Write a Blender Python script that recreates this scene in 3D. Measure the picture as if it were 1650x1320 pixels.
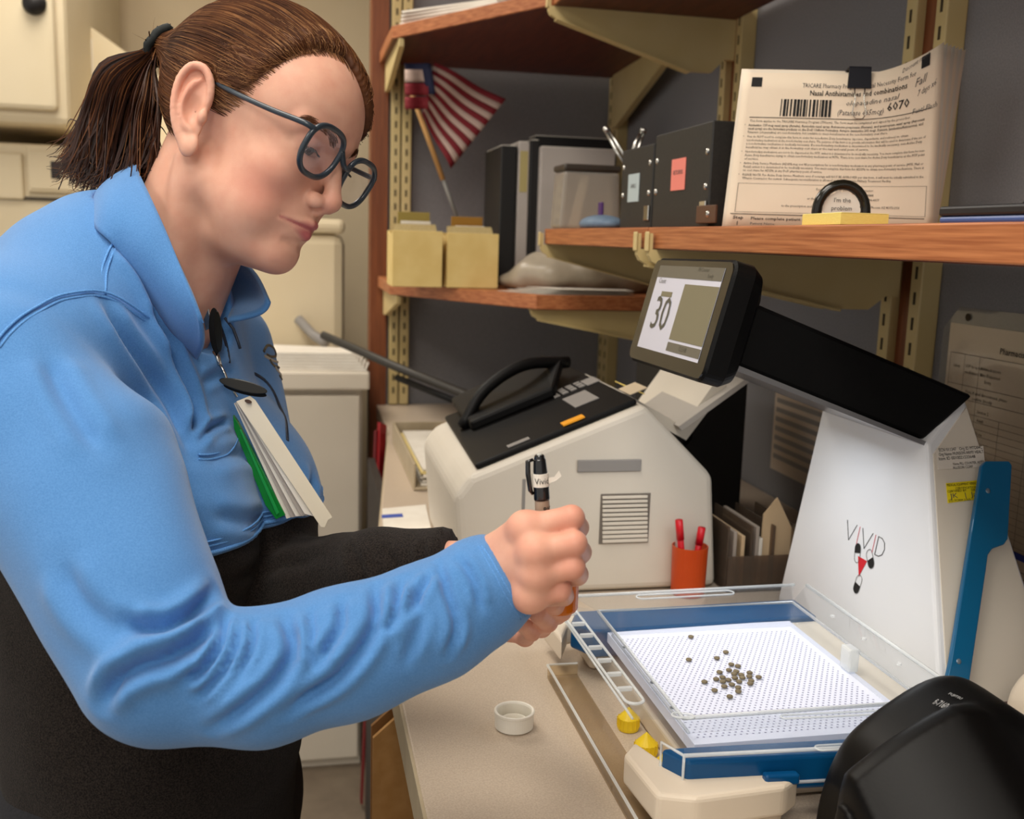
import bpy, bmesh, math, random
import numpy as np
from mathutils import Vector, Matrix
random.seed(7)
RNG = np.random.default_rng(11)
for _o in list(bpy.data.objects):
    bpy.data.objects.remove(_o)
SC = bpy.context.scene
COL = SC.collection

# ------------------------------------------------------------------ camera
FPX, CX, CY = 1650.0, 825.0, 660.0            # focal length in pixels of a 1650x1320 frame
def _n(v):
    v = np.asarray(v, float)
    return v / np.linalg.norm(v)
_vy = np.array([480 - CX, 375 - CY, FPX])
_vx = np.array([8747 - CX, 623 - CY, FPX])
_Y = _n(_vy); _X = _n(_vx - _Y * (_vx @ _Y)); _Zd = np.cross(_Y, _X)
if _Zd[1] < 0: _Zd = -_Zd
RW = np.stack([_X, _Y, -_Zd])                 # camera (right, down, forward) -> world
CAMP = np.array([0.0, 0.0, 1.36])
cam = bpy.data.cameras.new('camera')
cam_o = bpy.data.objects.new('camera', cam); COL.objects.link(cam_o)
_m = Matrix.Identity(4)
for i in range(3):
    _m[i][0] = RW[i, 0]; _m[i][1] = -RW[i, 1]; _m[i][2] = -RW[i, 2]; _m[i][3] = CAMP[i]
cam_o.matrix_world = _m
cam.sensor_fit = 'HORIZONTAL'; cam.sensor_width = 36.0; cam.lens = 36.0 * FPX / 1650.0
cam.clip_start = 0.02; cam.clip_end = 50
cam.dof.use_dof = True; cam.dof.focus_distance = 0.88; cam.dof.aperture_fstop = 8.5
SC.camera = cam_o
def ray(px, py): return RW @ np.array([(px - CX) / FPX, (py - CY) / FPX, 1.0])
def onx(px, py, x): d = ray(px, py); return CAMP + d * (x - CAMP[0]) / d[0]
def ony(px, py, y): d = ray(px, py); return CAMP + d * (y - CAMP[1]) / d[1]
def onz(px, py, z): d = ray(px, py); return CAMP + d * (z - CAMP[2]) / d[2]
def at(px, py, dep): return CAMP + ray(px, py) * dep

# ------------------------------------------------------------------ world, lights, exposure
SC.view_settings.view_transform = 'Standard'
SC.view_settings.look = 'None'
SC.view_settings.gamma = 1.0
SC.view_settings.use_curve_mapping = False
SC.view_settings.exposure = 0.04
w = bpy.data.worlds.new('world'); SC.world = w; w.use_nodes = True
w.node_tree.nodes['Background'].inputs[0].default_value = (1.0, 0.95, 0.89, 1)
w.node_tree.nodes['Background'].inputs[1].default_value = 0.80
def area(name, loc, rot, sx, sy, power, col):
    l = bpy.data.lights.new(name, 'AREA'); l.shape = 'RECTANGLE'; l.size = sx; l.size_y = sy
    l.energy = power; l.color = col
    o = bpy.data.objects.new(name, l); COL.objects.link(o)
    o.location = loc; o.rotation_euler = rot
    return o
CEIL_Z = 2.62
LIGHTS = [(-0.25, 0.55, 14.5), (-0.55, 2.6, 15), (-1.6, 0.2, 11), (-0.3, -1.2, 20)]
for (lx, ly, pw) in LIGHTS:
    area('ceiling_light_source', (lx, ly, CEIL_Z - 0.03), (0, 0, 0), 0.58, 1.15, pw, (1.0, 0.945, 0.875))

# ------------------------------------------------------------------ materials
def lin(c):
    c = np.asarray(c, float) / 255.0
    return tuple(np.where(c <= 0.04045, c / 12.92, ((c + 0.055) / 1.055) ** 2.4)) + (1.0,)
MATS = {}
def mat(name, rgb, rough=0.5, rgb2=None, scale=40.0, detail=4.0, stretch=(1, 1, 1), bump=0.0, bscale=None, spec=0.5,
        metal=0.0, emit=0.0, trans=0.0, ior=1.45, sss=0.0, alpha=1.0, lo=0.35, hi=0.65, sheen=0.0, coat=0.0, attr=None):
    if name in MATS: return MATS[name]
    m = bpy.data.materials.new(name); m.use_nodes = True
    nt = m.node_tree; b = nt.nodes['Principled BSDF']
    b.inputs['Base Color'].default_value = lin(rgb)
    b.inputs['Roughness'].default_value = rough
    b.inputs['Metallic'].default_value = metal
    b.inputs['Specular IOR Level'].default_value = spec
    b.inputs['IOR'].default_value = ior
    b.inputs['Transmission Weight'].default_value = trans
    b.inputs['Alpha'].default_value = alpha
    b.inputs['Coat Weight'].default_value = coat
    if sheen: b.inputs['Sheen Weight'].default_value = sheen; b.inputs['Sheen Roughness'].default_value = 0.5
    if sss:
        b.inputs['Subsurface Weight'].default_value = sss
        b.inputs['Subsurface Radius'].default_value = (0.010, 0.004, 0.002)
        b.inputs['Subsurface Scale'].default_value = 0.6
    if emit:
        b.inputs['Emission Color'].default_value = lin(rgb); b.inputs['Emission Strength'].default_value = emit
    out = None
    tc = nt.nodes.new('ShaderNodeTexCoord'); mp = nt.nodes.new('ShaderNodeMapping')
    mp.inputs['Scale'].default_value = stretch
    nt.links.new(tc.outputs['Object'], mp.inputs['Vector'])
    if rgb2 is not None:
        nz = nt.nodes.new('ShaderNodeTexNoise'); nz.inputs['Scale'].default_value = scale; nz.inputs['Detail'].default_value = detail
        nt.links.new(mp.outputs[0], nz.inputs['Vector'])
        cr = nt.nodes.new('ShaderNodeValToRGB')
        cr.color_ramp.elements[0].position = lo; cr.color_ramp.elements[0].color = lin(rgb)
        cr.color_ramp.elements[1].position = hi; cr.color_ramp.elements[1].color = lin(rgb2)
        nt.links.new(nz.outputs['Fac'], cr.inputs['Fac'])
        out = cr.outputs['Color']
    if attr:                                  # painted colour of the thing itself (lips, freckles): mix by a colour attribute's alpha
        at_ = nt.nodes.new('ShaderNodeVertexColor'); at_.layer_name = attr
        mx = nt.nodes.new('ShaderNodeMixRGB')
        if out is not None: nt.links.new(out, mx.inputs[1])
        else: mx.inputs[1].default_value = lin(rgb)
        nt.links.new(at_.outputs['Color'], mx.inputs[2]); nt.links.new(at_.outputs['Alpha'], mx.inputs[0])
        out = mx.outputs[0]
    if out is not None:
        nt.links.new(out, b.inputs['Base Color'])
        if emit: nt.links.new(out, b.inputs['Emission Color'])
    if bump:
        n2 = nt.nodes.new('ShaderNodeTexNoise'); n2.inputs['Scale'].default_value = bscale or scale; n2.inputs['Detail'].default_value = 5
        nt.links.new(mp.outputs[0], n2.inputs['Vector'])
        bp = nt.nodes.new('ShaderNodeBump'); bp.inputs['Strength'].default_value = bump; bp.inputs['Distance'].default_value = 0.002
        nt.links.new(n2.outputs['Fac'], bp.inputs['Height']); nt.links.new(bp.outputs[0], b.inputs['Normal'])
    MATS[name] = m
    return m
def glass(name, rgb, alpha=0.2, rough=0.05):
    """thin clear plastic: see-through with a glossy coat and a little haze of its own"""
    if name in MATS: return MATS[name]
    m = bpy.data.materials.new(name); m.use_nodes = True
    nt = m.node_tree; nt.nodes.clear()
    o = nt.nodes.new('ShaderNodeOutputMaterial'); mx = nt.nodes.new('ShaderNodeMixShader'); m2 = nt.nodes.new('ShaderNodeMixShader')
    tr = nt.nodes.new('ShaderNodeBsdfTransparent'); tr.inputs[0].default_value = lin(rgb)
    gl = nt.nodes.new('ShaderNodeBsdfGlossy'); gl.inputs['Roughness'].default_value = rough
    df = nt.nodes.new('ShaderNodeBsdfDiffuse'); df.inputs[0].default_value = lin(rgb)
    lw = nt.nodes.new('ShaderNodeLayerWeight'); lw.inputs[0].default_value = 0.5
    pw = nt.nodes.new('ShaderNodeMath'); pw.operation = 'POWER'; pw.inputs[1].default_value = 3.0
    ma = nt.nodes.new('ShaderNodeMath'); ma.operation = 'MULTIPLY_ADD'; ma.inputs[1].default_value = 0.32; ma.inputs[2].default_value = 0.02
    nt.links.new(lw.outputs['Facing'], pw.inputs[0]); nt.links.new(pw.outputs[0], ma.inputs[0])
    nt.links.new(ma.outputs[0], mx.inputs[0]); m2.inputs[0].default_value = alpha
    nt.links.new(tr.outputs[0], m2.inputs[1]); nt.links.new(df.outputs[0], m2.inputs[2])
    nt.links.new(m2.outputs[0], mx.inputs[1]); nt.links.new(gl.outputs[0], mx.inputs[2]); nt.links.new(mx.outputs[0], o.inputs[0])
    MATS[name] = m
    return m

# ------------------------------------------------------------------ object helpers
def tag(o, label=None, cat=None, group=None, kind=None):
    if label: o['label'] = label
    if cat: o['category'] = cat
    if group: o['group'] = group
    if kind: o['kind'] = kind
    return o
ROOTM = {}
def thing(name, label, cat, loc=(0, 0, 0), rotz=0.0, group=None):
    o = bpy.data.objects.new(name, None); COL.objects.link(o)
    o.empty_display_size = 0.05
    o.location = Vector([float(c) for c in loc]); o.rotation_euler = (0, 0, rotz)
    ROOTM[o] = Matrix.Translation(o.location) @ Matrix.Rotation(rotz, 4, 'Z')
    return tag(o, label, cat, group)
def obj(name, V, F, m, parent=None, smooth=False, local=False, attrs=None):
    """V in world coordinates (or in the parent's own when local): ONE mesh object"""
    V = np.asarray(V, float)
    if parent is None:
        lo = V.min(0); hi = V.max(0); org = np.array([(lo[0] + hi[0]) / 2, (lo[1] + hi[1]) / 2, lo[2]])
        V = V - org; M = Matrix.Translation(Vector(org))
    else:
        M = ROOTM[parent]
        if not local:
            Mi = np.array(M.inverted()); V = V @ Mi[:3, :3].T + Mi[:3, 3]
    me = bpy.data.meshes.new(name)
    me.from_pydata(V.tolist(), [], [list(map(int, f)) for f in F])
    if isinstance(m, (list, tuple)):
        for k in m: me.materials.append(k)
    elif m is not None: me.materials.append(m)
    if smooth: me.polygons.foreach_set('use_smooth', np.ones(len(me.polygons), bool))
    me.update()
    o = bpy.data.objects.new(name, me); COL.objects.link(o)
    if parent is not None: o.parent = parent
    else: o.location = M.translation
    ROOTM[o] = M
    return o
def copy_tree(o, loc=None, rotz=None, parent=None, label=None):
    c = o.copy(); COL.objects.link(c); c.parent = parent
    if loc is not None: c.location = loc
    if rotz is not None: c.rotation_euler = (0, 0, rotz)
    if label: c['label'] = label
    for ch in list(o.children): copy_tree(ch, parent=c)
    return c

class MB:
    """collects shapes into one vertex/face list"""
    def __init__(s): s.V = []; s.F = []
    def add(s, V, F, M=None):
        V = np.asarray(V, float)
        if M is not None:
            M = np.array(M); V = V @ M[:3, :3].T + M[:3, 3]
        k = len(s.V); s.V.extend(V.tolist()); s.F.extend([[i + k for i in f] for f in F]); return s
    def box(s, lo, hi, M=None, bev=0.0):
        V, F = boxgeo(lo, hi, bev); return s.add(V, F, M)
    def tube(s, pts, r, n=8, cap=True, M=None): V, F = tubegeo(pts, r, n, cap); return s.add(V, F, M)
    def prism(s, poly, a, b, M=None): V, F = prismgeo(poly, a, b); return s.add(V, F, M)
    def obj(s, name, m, parent=None, smooth=False, **k): return obj(name, s.V, s.F, m, parent, smooth, **k)
def bmgeo(bm):
    bm.verts.ensure_lookup_table(); bm.verts.index_update()
    V = [v.co[:] for v in bm.verts]; F = [[v.index for v in f.verts] for f in bm.faces]; bm.free(); return np.array(V), F
def boxgeo(lo, hi, bev=0.0, seg=2):
    lo = np.minimum(lo, hi) if False else np.asarray(lo, float); hi = np.asarray(hi, float)
    bm = bmesh.new(); bmesh.ops.create_cube(bm, size=1.0)
    c = (lo + hi) / 2; s = np.abs(hi - lo)
    for v in bm.verts: v.co = Vector((c[0] + v.co.x * s[0], c[1] + v.co.y * s[1], c[2] + v.co.z * s[2]))
    if bev > 0:
        bmesh.ops.bevel(bm, geom=bm.edges[:], offset=min(bev, s.min() * 0.45), segments=seg, profile=0.5, affect='EDGES')
    return bmgeo(bm)
def tubegeo(pts, r, n=8, cap=True):
    P = np.asarray(pts, float); N = len(P); r = np.broadcast_to(np.asarray(r, float), (N,))
    T = np.gradient(P, axis=0); T /= np.linalg.norm(T, axis=1)[:, None] + 1e-12
    a = np.array([0, 0, 1.0]) if abs(T[0][2]) < 0.9 else np.array([1.0, 0, 0])
    u = np.cross(T[0], a); u /= np.linalg.norm(u); V = []
    for i in range(N):
        u = u - T[i] * (u @ T[i]); u /= np.linalg.norm(u) + 1e-12; v = np.cross(T[i], u)
        for k in range(n):
            t = 2 * math.pi * k / n; V.append(P[i] + r[i] * (math.cos(t) * u + math.sin(t) * v))
    F = [[i * n + k, i * n + (k + 1) % n, (i + 1) * n + (k + 1) % n, (i + 1) * n + k] for i in range(N - 1) for k in range(n)]
    if cap: F += [list(range(n))[::-1], [(N - 1) * n + k for k in range(n)]]
    return np.array(V), F
def prismgeo(poly, a, b):
    """poly: list of 3D points (planar); swept from offset vector a to offset vector b"""
    P = np.asarray(poly, float); n = len(P)
    V = np.concatenate([P + np.asarray(a, float), P + np.asarray(b, float)])
    F = [list(range(n))[::-1], [n + i for i in range(n)]] + [[i, (i + 1) % n, n + (i + 1) % n, n + i] for i in range(n)]
    return V, F
def lathegeo(prof, n=32, c=(0, 0, 0)):
    V = []; F = []; k = len(prof)
    for j in range(n):
        t = 2 * math.pi * j / n
        for r, z in prof: V.append((c[0] + r * math.cos(t), c[1] + r * math.sin(t), c[2] + z))
    for j in range(n):
        for i in range(k - 1): F.append([j * k + i, ((j + 1) % n) * k + i, ((j + 1) % n) * k + i + 1, j * k + i + 1])
    return np.array(V), F
def bevelled(V, F, off, seg=2):
    bm = bmesh.new(); vs = [bm.verts.new(v) for v in V]
    for f in F:
        try: bm.faces.new([vs[i] for i in f])
        except ValueError: pass
    bmesh.ops.recalc_face_normals(bm, faces=bm.faces)
    bmesh.ops.bevel(bm, geom=bm.edges[:], offset=off, segments=seg, profile=0.5, affect='EDGES', clamp_overlap=True)
    return bmgeo(bm)
def gridgeo(fn, nu, nv, thick=0.0):
    """surface fn(u,v)->xyz on [0,1]^2; thick>0 gives it a back side"""
    U = np.linspace(0, 1, nu); Vv = np.linspace(0, 1, nv)
    P = np.array([[fn(u, v) for v in Vv] for u in U]); V = P.reshape(-1, 3)
    F = [[i * nv + j, (i + 1) * nv + j, (i + 1) * nv + j + 1, i * nv + j + 1] for i in range(nu - 1) for j in range(nv - 1)]
    if thick:
        du = np.gradient(P, axis=0); dv = np.gradient(P, axis=1); N = np.cross(du, dv); N /= np.linalg.norm(N, axis=2)[..., None] + 1e-12
        B = (P - N * thick).reshape(-1, 3); k = len(V); F2 = [[k + i for i in f[::-1]] for f in F]
        e = [(i, 0) for i in range(nu)] + [(nu - 1, j) for j in range(1, nv)] + [(i, nv - 1) for i in range(nu - 2, -1, -1)] + [(0, j) for j in range(nv - 2, 0, -1)]
        ids = [i * nv + j for i, j in e]; n = len(ids)
        F3 = [[ids[(t + 1) % n], ids[t], k + ids[t], k + ids[(t + 1) % n]] for t in range(n)]
        V = np.concatenate([V, B]); F = F + F2 + F3
    return V, F
_FC = {}
def textgeo(s, size=1.0, align='LEFT', bold=0.0, shear=0.0, res=2, spacing=1.0):
    """flat lettering as (x,y) triangles"""
    cu = bpy.data.curves.new('t', 'FONT'); cu.body = s; cu.size = size; cu.align_x = align; cu.offset = bold * size
    cu.shear = shear; cu.resolution_u = res; cu.space_character = spacing
    o = bpy.data.objects.new('t', cu); me = bpy.data.meshes.new_from_object(o)
    V = np.array([v.co[:] for v in me.vertices]).reshape(-1, 3); F = [list(p.vertices) for p in me.polygons]
    bpy.data.objects.remove(o); bpy.data.curves.remove(cu); bpy.data.meshes.remove(me)
    return V[:, :2], F
def frame3(o, u, v):
    """map (x,y[,h]) onto a plane: origin o, axes u (right) and v (up)"""
    o = np.asarray(o, float); u = _n(u); v = np.asarray(v, float); v = _n(v - u * (u @ v)); n = np.cross(u, v)
    def f(xy, h=0.0004):
        xy = np.asarray(xy, float); return o + xy[:, :1] * u + xy[:, 1:2] * v + n * h
    return f
def M3(o, u, v):
    o = np.asarray(o, float); u = _n(u); v = np.asarray(v, float); v = _n(v - u * (u @ v)); n = np.cross(u, v)
    M = np.eye(4); M[:3, 0] = u; M[:3, 1] = v; M[:3, 2] = n; M[:3, 3] = o; return M
def catmull(P, n=8):
    P = np.asarray(P, float); Q = np.concatenate([[2 * P[0] - P[1]], P, [2 * P[-1] - P[-2]]]); R = []
    for i in range(len(P) - 1):
        a, b, c, d = Q[i:i + 4]
        for t in np.linspace(0, 1, n, endpoint=False):
            R.append(0.5 * (2 * b + (c - a) * t + (2 * a - 5 * b + 4 * c - d) * t * t + (3 * b - a - 3 * c + d) * t ** 3))
    R.append(P[-1]); return np.array(R)

# ------------------------------------------------------------------ implicit surfaces (for organic shapes)
def surfnet(fn, lo, hi, h):
    lo = np.asarray(lo, float); n = np.ceil((np.asarray(hi, float) - lo) / h).astype(int) + 1
    ax = [lo[i] + h * np.arange(n[i]) for i in range(3)]
    X, Y, Z = np.meshgrid(*[a.astype(np.float32) for a in ax], indexing='ij', sparse=False)
    D = fn(X, Y, Z).astype(np.float32); del X, Y, Z
    S = D < 0
    cs = np.zeros(tuple(n - 1), np.int8)
    for i in (0, 1):
        for j in (0, 1):
            for k in (0, 1): cs += S[i:n[0] - 1 + i, j:n[1] - 1 + j, k:n[2] - 1 + k]
    act = (cs > 0) & (cs < 8); idx = np.argwhere(act); ID = -np.ones(act.shape, np.int64); ID[act] = np.arange(len(idx))
    acc = np.zeros((len(idx), 3)); cnt = np.zeros(len(idx))
    cor = [(i, j, k) for i in (0, 1) for j in (0, 1) for k in (0, 1)]
    for a in cor:
        for ax_ in range(3):
            if a[ax_] == 1: continue
            b = list(a); b[ax_] = 1
            da = D[idx[:, 0] + a[0], idx[:, 1] + a[1], idx[:, 2] + a[2]]; db = D[idx[:, 0] + b[0], idx[:, 1] + b[1], idx[:, 2] + b[2]]
            cr = (da < 0) != (db < 0); t = np.where(cr, da / np.where(cr, da - db, 1), 0)
            p = np.tile(np.array(a, float), (len(idx), 1)); p[:, ax_] += t
            acc += np.where(cr[:, None], p, 0); cnt += cr
    V = lo + h * (idx + acc / cnt[:, None]); F = []
    for ax_ in range(3):
        o1, o2 = [(1, 2), (2, 0), (0, 1)][ax_]
        sl = [slice(None)] * 3; sl2 = [slice(None)] * 3
        sl[ax_] = slice(0, n[ax_] - 1); sl2[ax_] = slice(1, n[ax_])
        for q in (o1, o2): sl[q] = slice(1, n[q] - 1); sl2[q] = slice(1, n[q] - 1)
        A = S[tuple(sl)]; B = S[tuple(sl2)]
        e = np.argwhere(A != B); sgn = A[A != B]
        e = e.copy(); e[:, o1] += 1; e[:, o2] += 1
        def cell(d1, d2):
            c = e.copy(); c[:, o1] += d1; c[:, o2] += d2; return ID[c[:, 0], c[:, 1], c[:, 2]]
        q = np.stack([cell(-1, -1), cell(0, -1), cell(0, 0), cell(-1, 0)], 1)
        q[~sgn] = q[~sgn][:, ::-1]; F.append(q)
    return V, np.concatenate(F)
def smin(a, b, k):
    h = np.clip(0.5 + 0.5 * (b - a) / k, 0, 1); return b + (a - b) * h - k * h * (1 - h)
def smax(a, b, k): return -smin(-a, -b, k)
def s_ell(X, Y, Z, c, r):
    x = (X - c[0]) / r[0]; y = (Y - c[1]) / r[1]; z = (Z - c[2]) / r[2]
    k0 = np.sqrt(x * x + y * y + z * z) + 1e-6
    k1 = np.sqrt((x / r[0]) ** 2 + (y / r[1]) ** 2 + (z / r[2]) ** 2) + 1e-6
    return k0 * (k0 - 1) / k1
def s_sph(X, Y, Z, c, r): return np.sqrt((X - c[0]) ** 2 + (Y - c[1]) ** 2 + (Z - c[2]) ** 2) - r
def s_cap(X, Y, Z, a, b, ra, rb):
    a = np.asarray(a, float); b = np.asarray(b, float); d = b - a; L = float(d @ d)
    t = np.clip(((X - a[0]) * d[0] + (Y - a[1]) * d[1] + (Z - a[2]) * d[2]) / L, 0, 1)
    return np.sqrt((X - a[0] - t * d[0]) ** 2 + (Y - a[1] - t * d[1]) ** 2 + (Z - a[2] - t * d[2]) ** 2) - (ra + (rb - ra) * t)
def s_chain(X, Y, Z, pts, rs, k):
    D = None
    for i in range(len(pts) - 1):
        d = s_cap(X, Y, Z, pts[i], pts[i + 1], rs[i], rs[i + 1]); D = d if D is None else (smin(D, d, k) if k else np.minimum(D, d))
    return D
def vnormals(V, F):
    F = np.asarray(F); n = np.cross(V[F[:, 2]] - V[F[:, 0]], V[F[:, 3]] - V[F[:, 1]]); N = np.zeros_like(V)
    for k in range(4): np.add.at(N, F[:, k], n)
    return N / (np.linalg.norm(N, axis=1)[:, None] + 1e-12)
def setcol(o, name, rgba):
    ca = o.data.color_attributes.new(name, 'FLOAT_COLOR', 'POINT'); ca.data.foreach_set('color', np.asarray(rgba, np.float32).ravel())
def pdist(V, P):
    """distance of points V to polyline P, and parameter along it"""
    best = np.full(len(V), 1e9); par = np.zeros(len(V)); n = len(P) - 1
    for i in range(n):
        d = P[i + 1] - P[i]; t = np.clip(((V - P[i]) @ d) / (d @ d + 1e-15), 0, 1)
        q = np.linalg.norm(V - P[i] - t[:, None] * d, axis=1); w_ = q < best; best[w_] = q[w_]; par[w_] = (i + t[w_]) / n
    return best, par
# ================================================================== the room
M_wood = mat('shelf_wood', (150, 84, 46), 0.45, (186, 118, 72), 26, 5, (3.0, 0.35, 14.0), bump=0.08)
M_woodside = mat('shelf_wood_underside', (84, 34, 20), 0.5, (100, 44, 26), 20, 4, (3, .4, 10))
M_trim = mat('cherry_trim', (112, 58, 26), 0.45, (130, 72, 36), 18, 4, (8, 8, .6))
M_std = mat('cream_steel', (200, 178, 122), 0.45, (206, 186, 134), 9, 2)
M_slot = mat('slot_dark', (62, 50, 30), 0.8)
M_panel = mat('grey_panel_fabric', (124, 123, 126), 0.95, (136, 135, 137), 420, 3, bump=0.25, bscale=700)
M_counter = mat('counter_laminate', (182, 164, 144), 0.42, (202, 186, 166), 620, 3, bump=0.03, lo=.3, hi=.7)
M_cedge = mat('counter_edge', (176, 160, 132), 0.5, (186, 170, 142), 30)
M_wall = mat('beige_wall', (216, 198, 166), 0.85, (222, 204, 172), 5, 3, bump=0.05, bscale=90)
M_floor = mat('floor_tile', (120, 106, 90), 0.5, (134, 120, 102), 14, 4)
M_ceil = mat('ceiling_tile', (226, 222, 212), 0.9, (216, 212, 202), 160, 4, bump=0.2)
M_lens = mat('light_lens', (255, 246, 230), 0.5, emit=3.0)
WX = 0.85; WY = 2.75; CT = 0.91
def struct(name, V, F, m, parent=None): return tag(obj(name, V, F, m, parent), kind=None if parent else 'structure')
def sbox(name, lo, hi, m, parent=None, bev=0):
    V, F = boxgeo(lo, hi, bev); return struct(name, V, F, m, parent)
floor = sbox('floor', (-3.2, -2.2, -0.1), (0.95, 4.2, 0.0), M_floor)
ceil = sbox('ceiling', (-3.2, -2.2, CEIL_Z), (0.95, 4.2, CEIL_Z + 0.1), M_ceil)
sbox('wall_back', (0.23, WY, 0.0), (0.85, WY + 0.07, CEIL_Z), M_panel)
sbox('wall_right', (WX, -2.2, 0.0), (WX + 0.1, 4.2, CEIL_Z), M_panel)
sbox('wall_far', (-3.2, 4.1, 0), (0.85, 4.2, CEIL_Z), M_wall)
sbox('trim_1', (0.186, WY - 0.02, 0.0), (0.229, WY + 0.07, CEIL_Z), M_trim)
for (lx, ly, pw) in LIGHTS:
    i = LIGHTS.index((lx, ly, pw))
    t = thing('ceiling_light', 'recessed ceiling light panel over ' + ['the woman and the counter', 'the white cabinets at the back', 'the open floor behind the woman', 'the floor behind the camera'][i], 'ceiling light', (lx, ly, CEIL_Z - 0.02), group='ceiling light panels')
    mb = MB()
    for s_ in (-1, 1):
        mb.box((s_ * .30 - .012, -.61, -.006), (s_ * .30 + .012, .61, .02)); mb.box((-.30, s_ * .6 - .012, -.006), (.30, s_ * .6 + .012, .02))
    mb.obj('frame', M_ceil, t, local=True)
    obj('diffuser', *boxgeo((-.29, -.59, .0), (.29, .59, .015)), M_lens, t, local=True)

# counter: one continuous worktop, its front edge strip, panels below
cpoly = [(.097, .22), (.097, 1.3), (.205, 2.36), (.205, WY - .002), (WX - .002, WY - .002), (WX - .002, .22)]
t = thing('worktop', 'beige speckled laminate worktop running along the grey panel wall', 'counter', (.45, 1.4, CT - .04))
V, F = prismgeo([(x, y, 0) for x, y in cpoly], (0, 0, CT - .038), (0, 0, CT)); obj('top', *bevelled(V, F, .002), M_counter, t)
obj('edge_strip', *prismgeo([(.0945, .22, 0), (.0945, 1.301, 0), (.203, 2.36, 0), (.2065, 2.36, 0), (.098, 1.3, 0), (.098, .22, 0)], (0, 0, CT - .04), (0, 0, CT - .001)), M_cedge, t)
M_dark = mat('under_dark', (38, 30, 26), 0.7, (46, 38, 33), 20)
obj('kick_panel', *boxgeo((.15, 1.34, .0), (.165, 2.25, CT - .041)), M_dark, t)
for y_ in (0.5, 1.32):
    t2 = obj('support_panel', *boxgeo((.13, y_, .0), (.84, y_ + .02, CT - .04)), M_trim, t)
M_card = mat('cardboard', (176, 128, 70), 0.8, (188, 140, 82), 60, 3, bump=.1)
M_cardd = mat('cardboard_inner', (140, 98, 52), 0.85, (150, 108, 60), 60)
# tall cardboard folders leaning below the counter
for i, (y_, x0, h, dx, lab) in enumerate([(1.12, .008, .84, .03, 'tall brown cardboard folder leaning under the counter edge'), (.98, .012, .68, .04, 'shorter brown cardboard folder leaning in front of the taller one under the counter')]):
    t2 = thing('cardboard_folder', lab, 'folder', (.13, y_, 0), group='cardboard under the counter')
    for k, mm in ((0, M_card), (1, M_cardd)):
        P = [(x0 + .06 + dx, y_ + .03 * k, 0), (x0 + .25, y_ + .03 * k, 0), (x0 + .25, y_ + .03 * k, h * .86), (x0 + .14, y_ + .03 * k, h), (x0 + .075, y_ + .03 * k, h * .93), (x0 + .075, y_ + .03 * k, h * .6)]
        obj('panel', *prismgeo(P, (0, 0, 0), (0, .006, 0)), mm, t2)
t2 = thing('red_folder', 'dark red folder standing against the end of the counter', 'folder', (.12, 2.3, 0))
obj('cover', *prismgeo([(.152, 2.27, .02), (.152, 2.30, .02), (.192, 2.33, .93), (.176, 2.31, .94)], (0, 0, 0), (.006, -.006, 0)), mat('folder_red', (150, 18, 24), .5, (160, 26, 30), 20), t2)
obj('back_cover', *prismgeo([(.140, 2.275, .02), (.140, 2.30, .02), (.182, 2.325, .92), (.168, 2.31, .92)], (0, 0, 0), (.005, -.005, 0)), mat('folder_red_dark', (104, 14, 18), .5), t2)

# slotted shelf standards on the panels
def standard(name, p, along, out, z0, z1, label, wood=True, wch=.026, wwd=.044):
    """p: base point on wall, along: unit along wall, out: unit out of wall"""
    p = np.array([p[0], p[1], 0.0]); a = np.array([*along, 0.0]); o = np.array([*out, 0.0])
    t = thing(name, label, 'shelf upright', (p[0], p[1], z0), group='slotted shelf uprights')
    M = np.eye(4); M[:3, 0] = a; M[:3, 1] = o; M[:3, 2] = (0, 0, 1); M[:3, 3] = p
    tot = 2 * wch + (wwd if wood else .004)
    offs = (-tot / 2, tot / 2 - wch)
    for x0 in offs:
        ch = MB().box((x0, .0, z0), (x0 + wch, .03, z1), M, bev=.002).obj('channel', M_std, t)
        sl = MB(); z = z0 + .03
        while z < z1 - .03:
            sl.box((x0 + wch * .40, .0296, z), (x0 + wch * .60, .0306, z + .017), M); z += .0345
        tag(sl.obj('slot_row', M_slot, ch), kind='stuff')
    if wood: MB().box((offs[0] + wch, .0, z0), (offs[1], .016, z1), M).obj('wood_strip', M_trim, t)
    return t
ZS0 = CT + .003; ZS1 = CEIL_Z - .004
standard('shelf_upright', (WX, 1.293), (0, -1), (-1, 0), ZS0, ZS1, 'cream slotted upright with wood strip, right behind the black arm of the counting machine')
standard('shelf_upright', (WX, 1.94), (0, -1), (-1, 0), ZS0, ZS1, 'cream slotted upright behind the black storage boxes on the right wall')
standard('shelf_upright', (WX, 2.70), (0, -1), (-1, 0), ZS0, ZS1, 'cream slotted upright in the corner of the grey panels', wood=False, wch=.04)
standard('shelf_upright', (.262, WY), (1, 0), (0, -1), ZS0, ZS1, 'cream slotted upright beside the cherry wood post on the left', wood=False, wch=.024)

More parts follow.
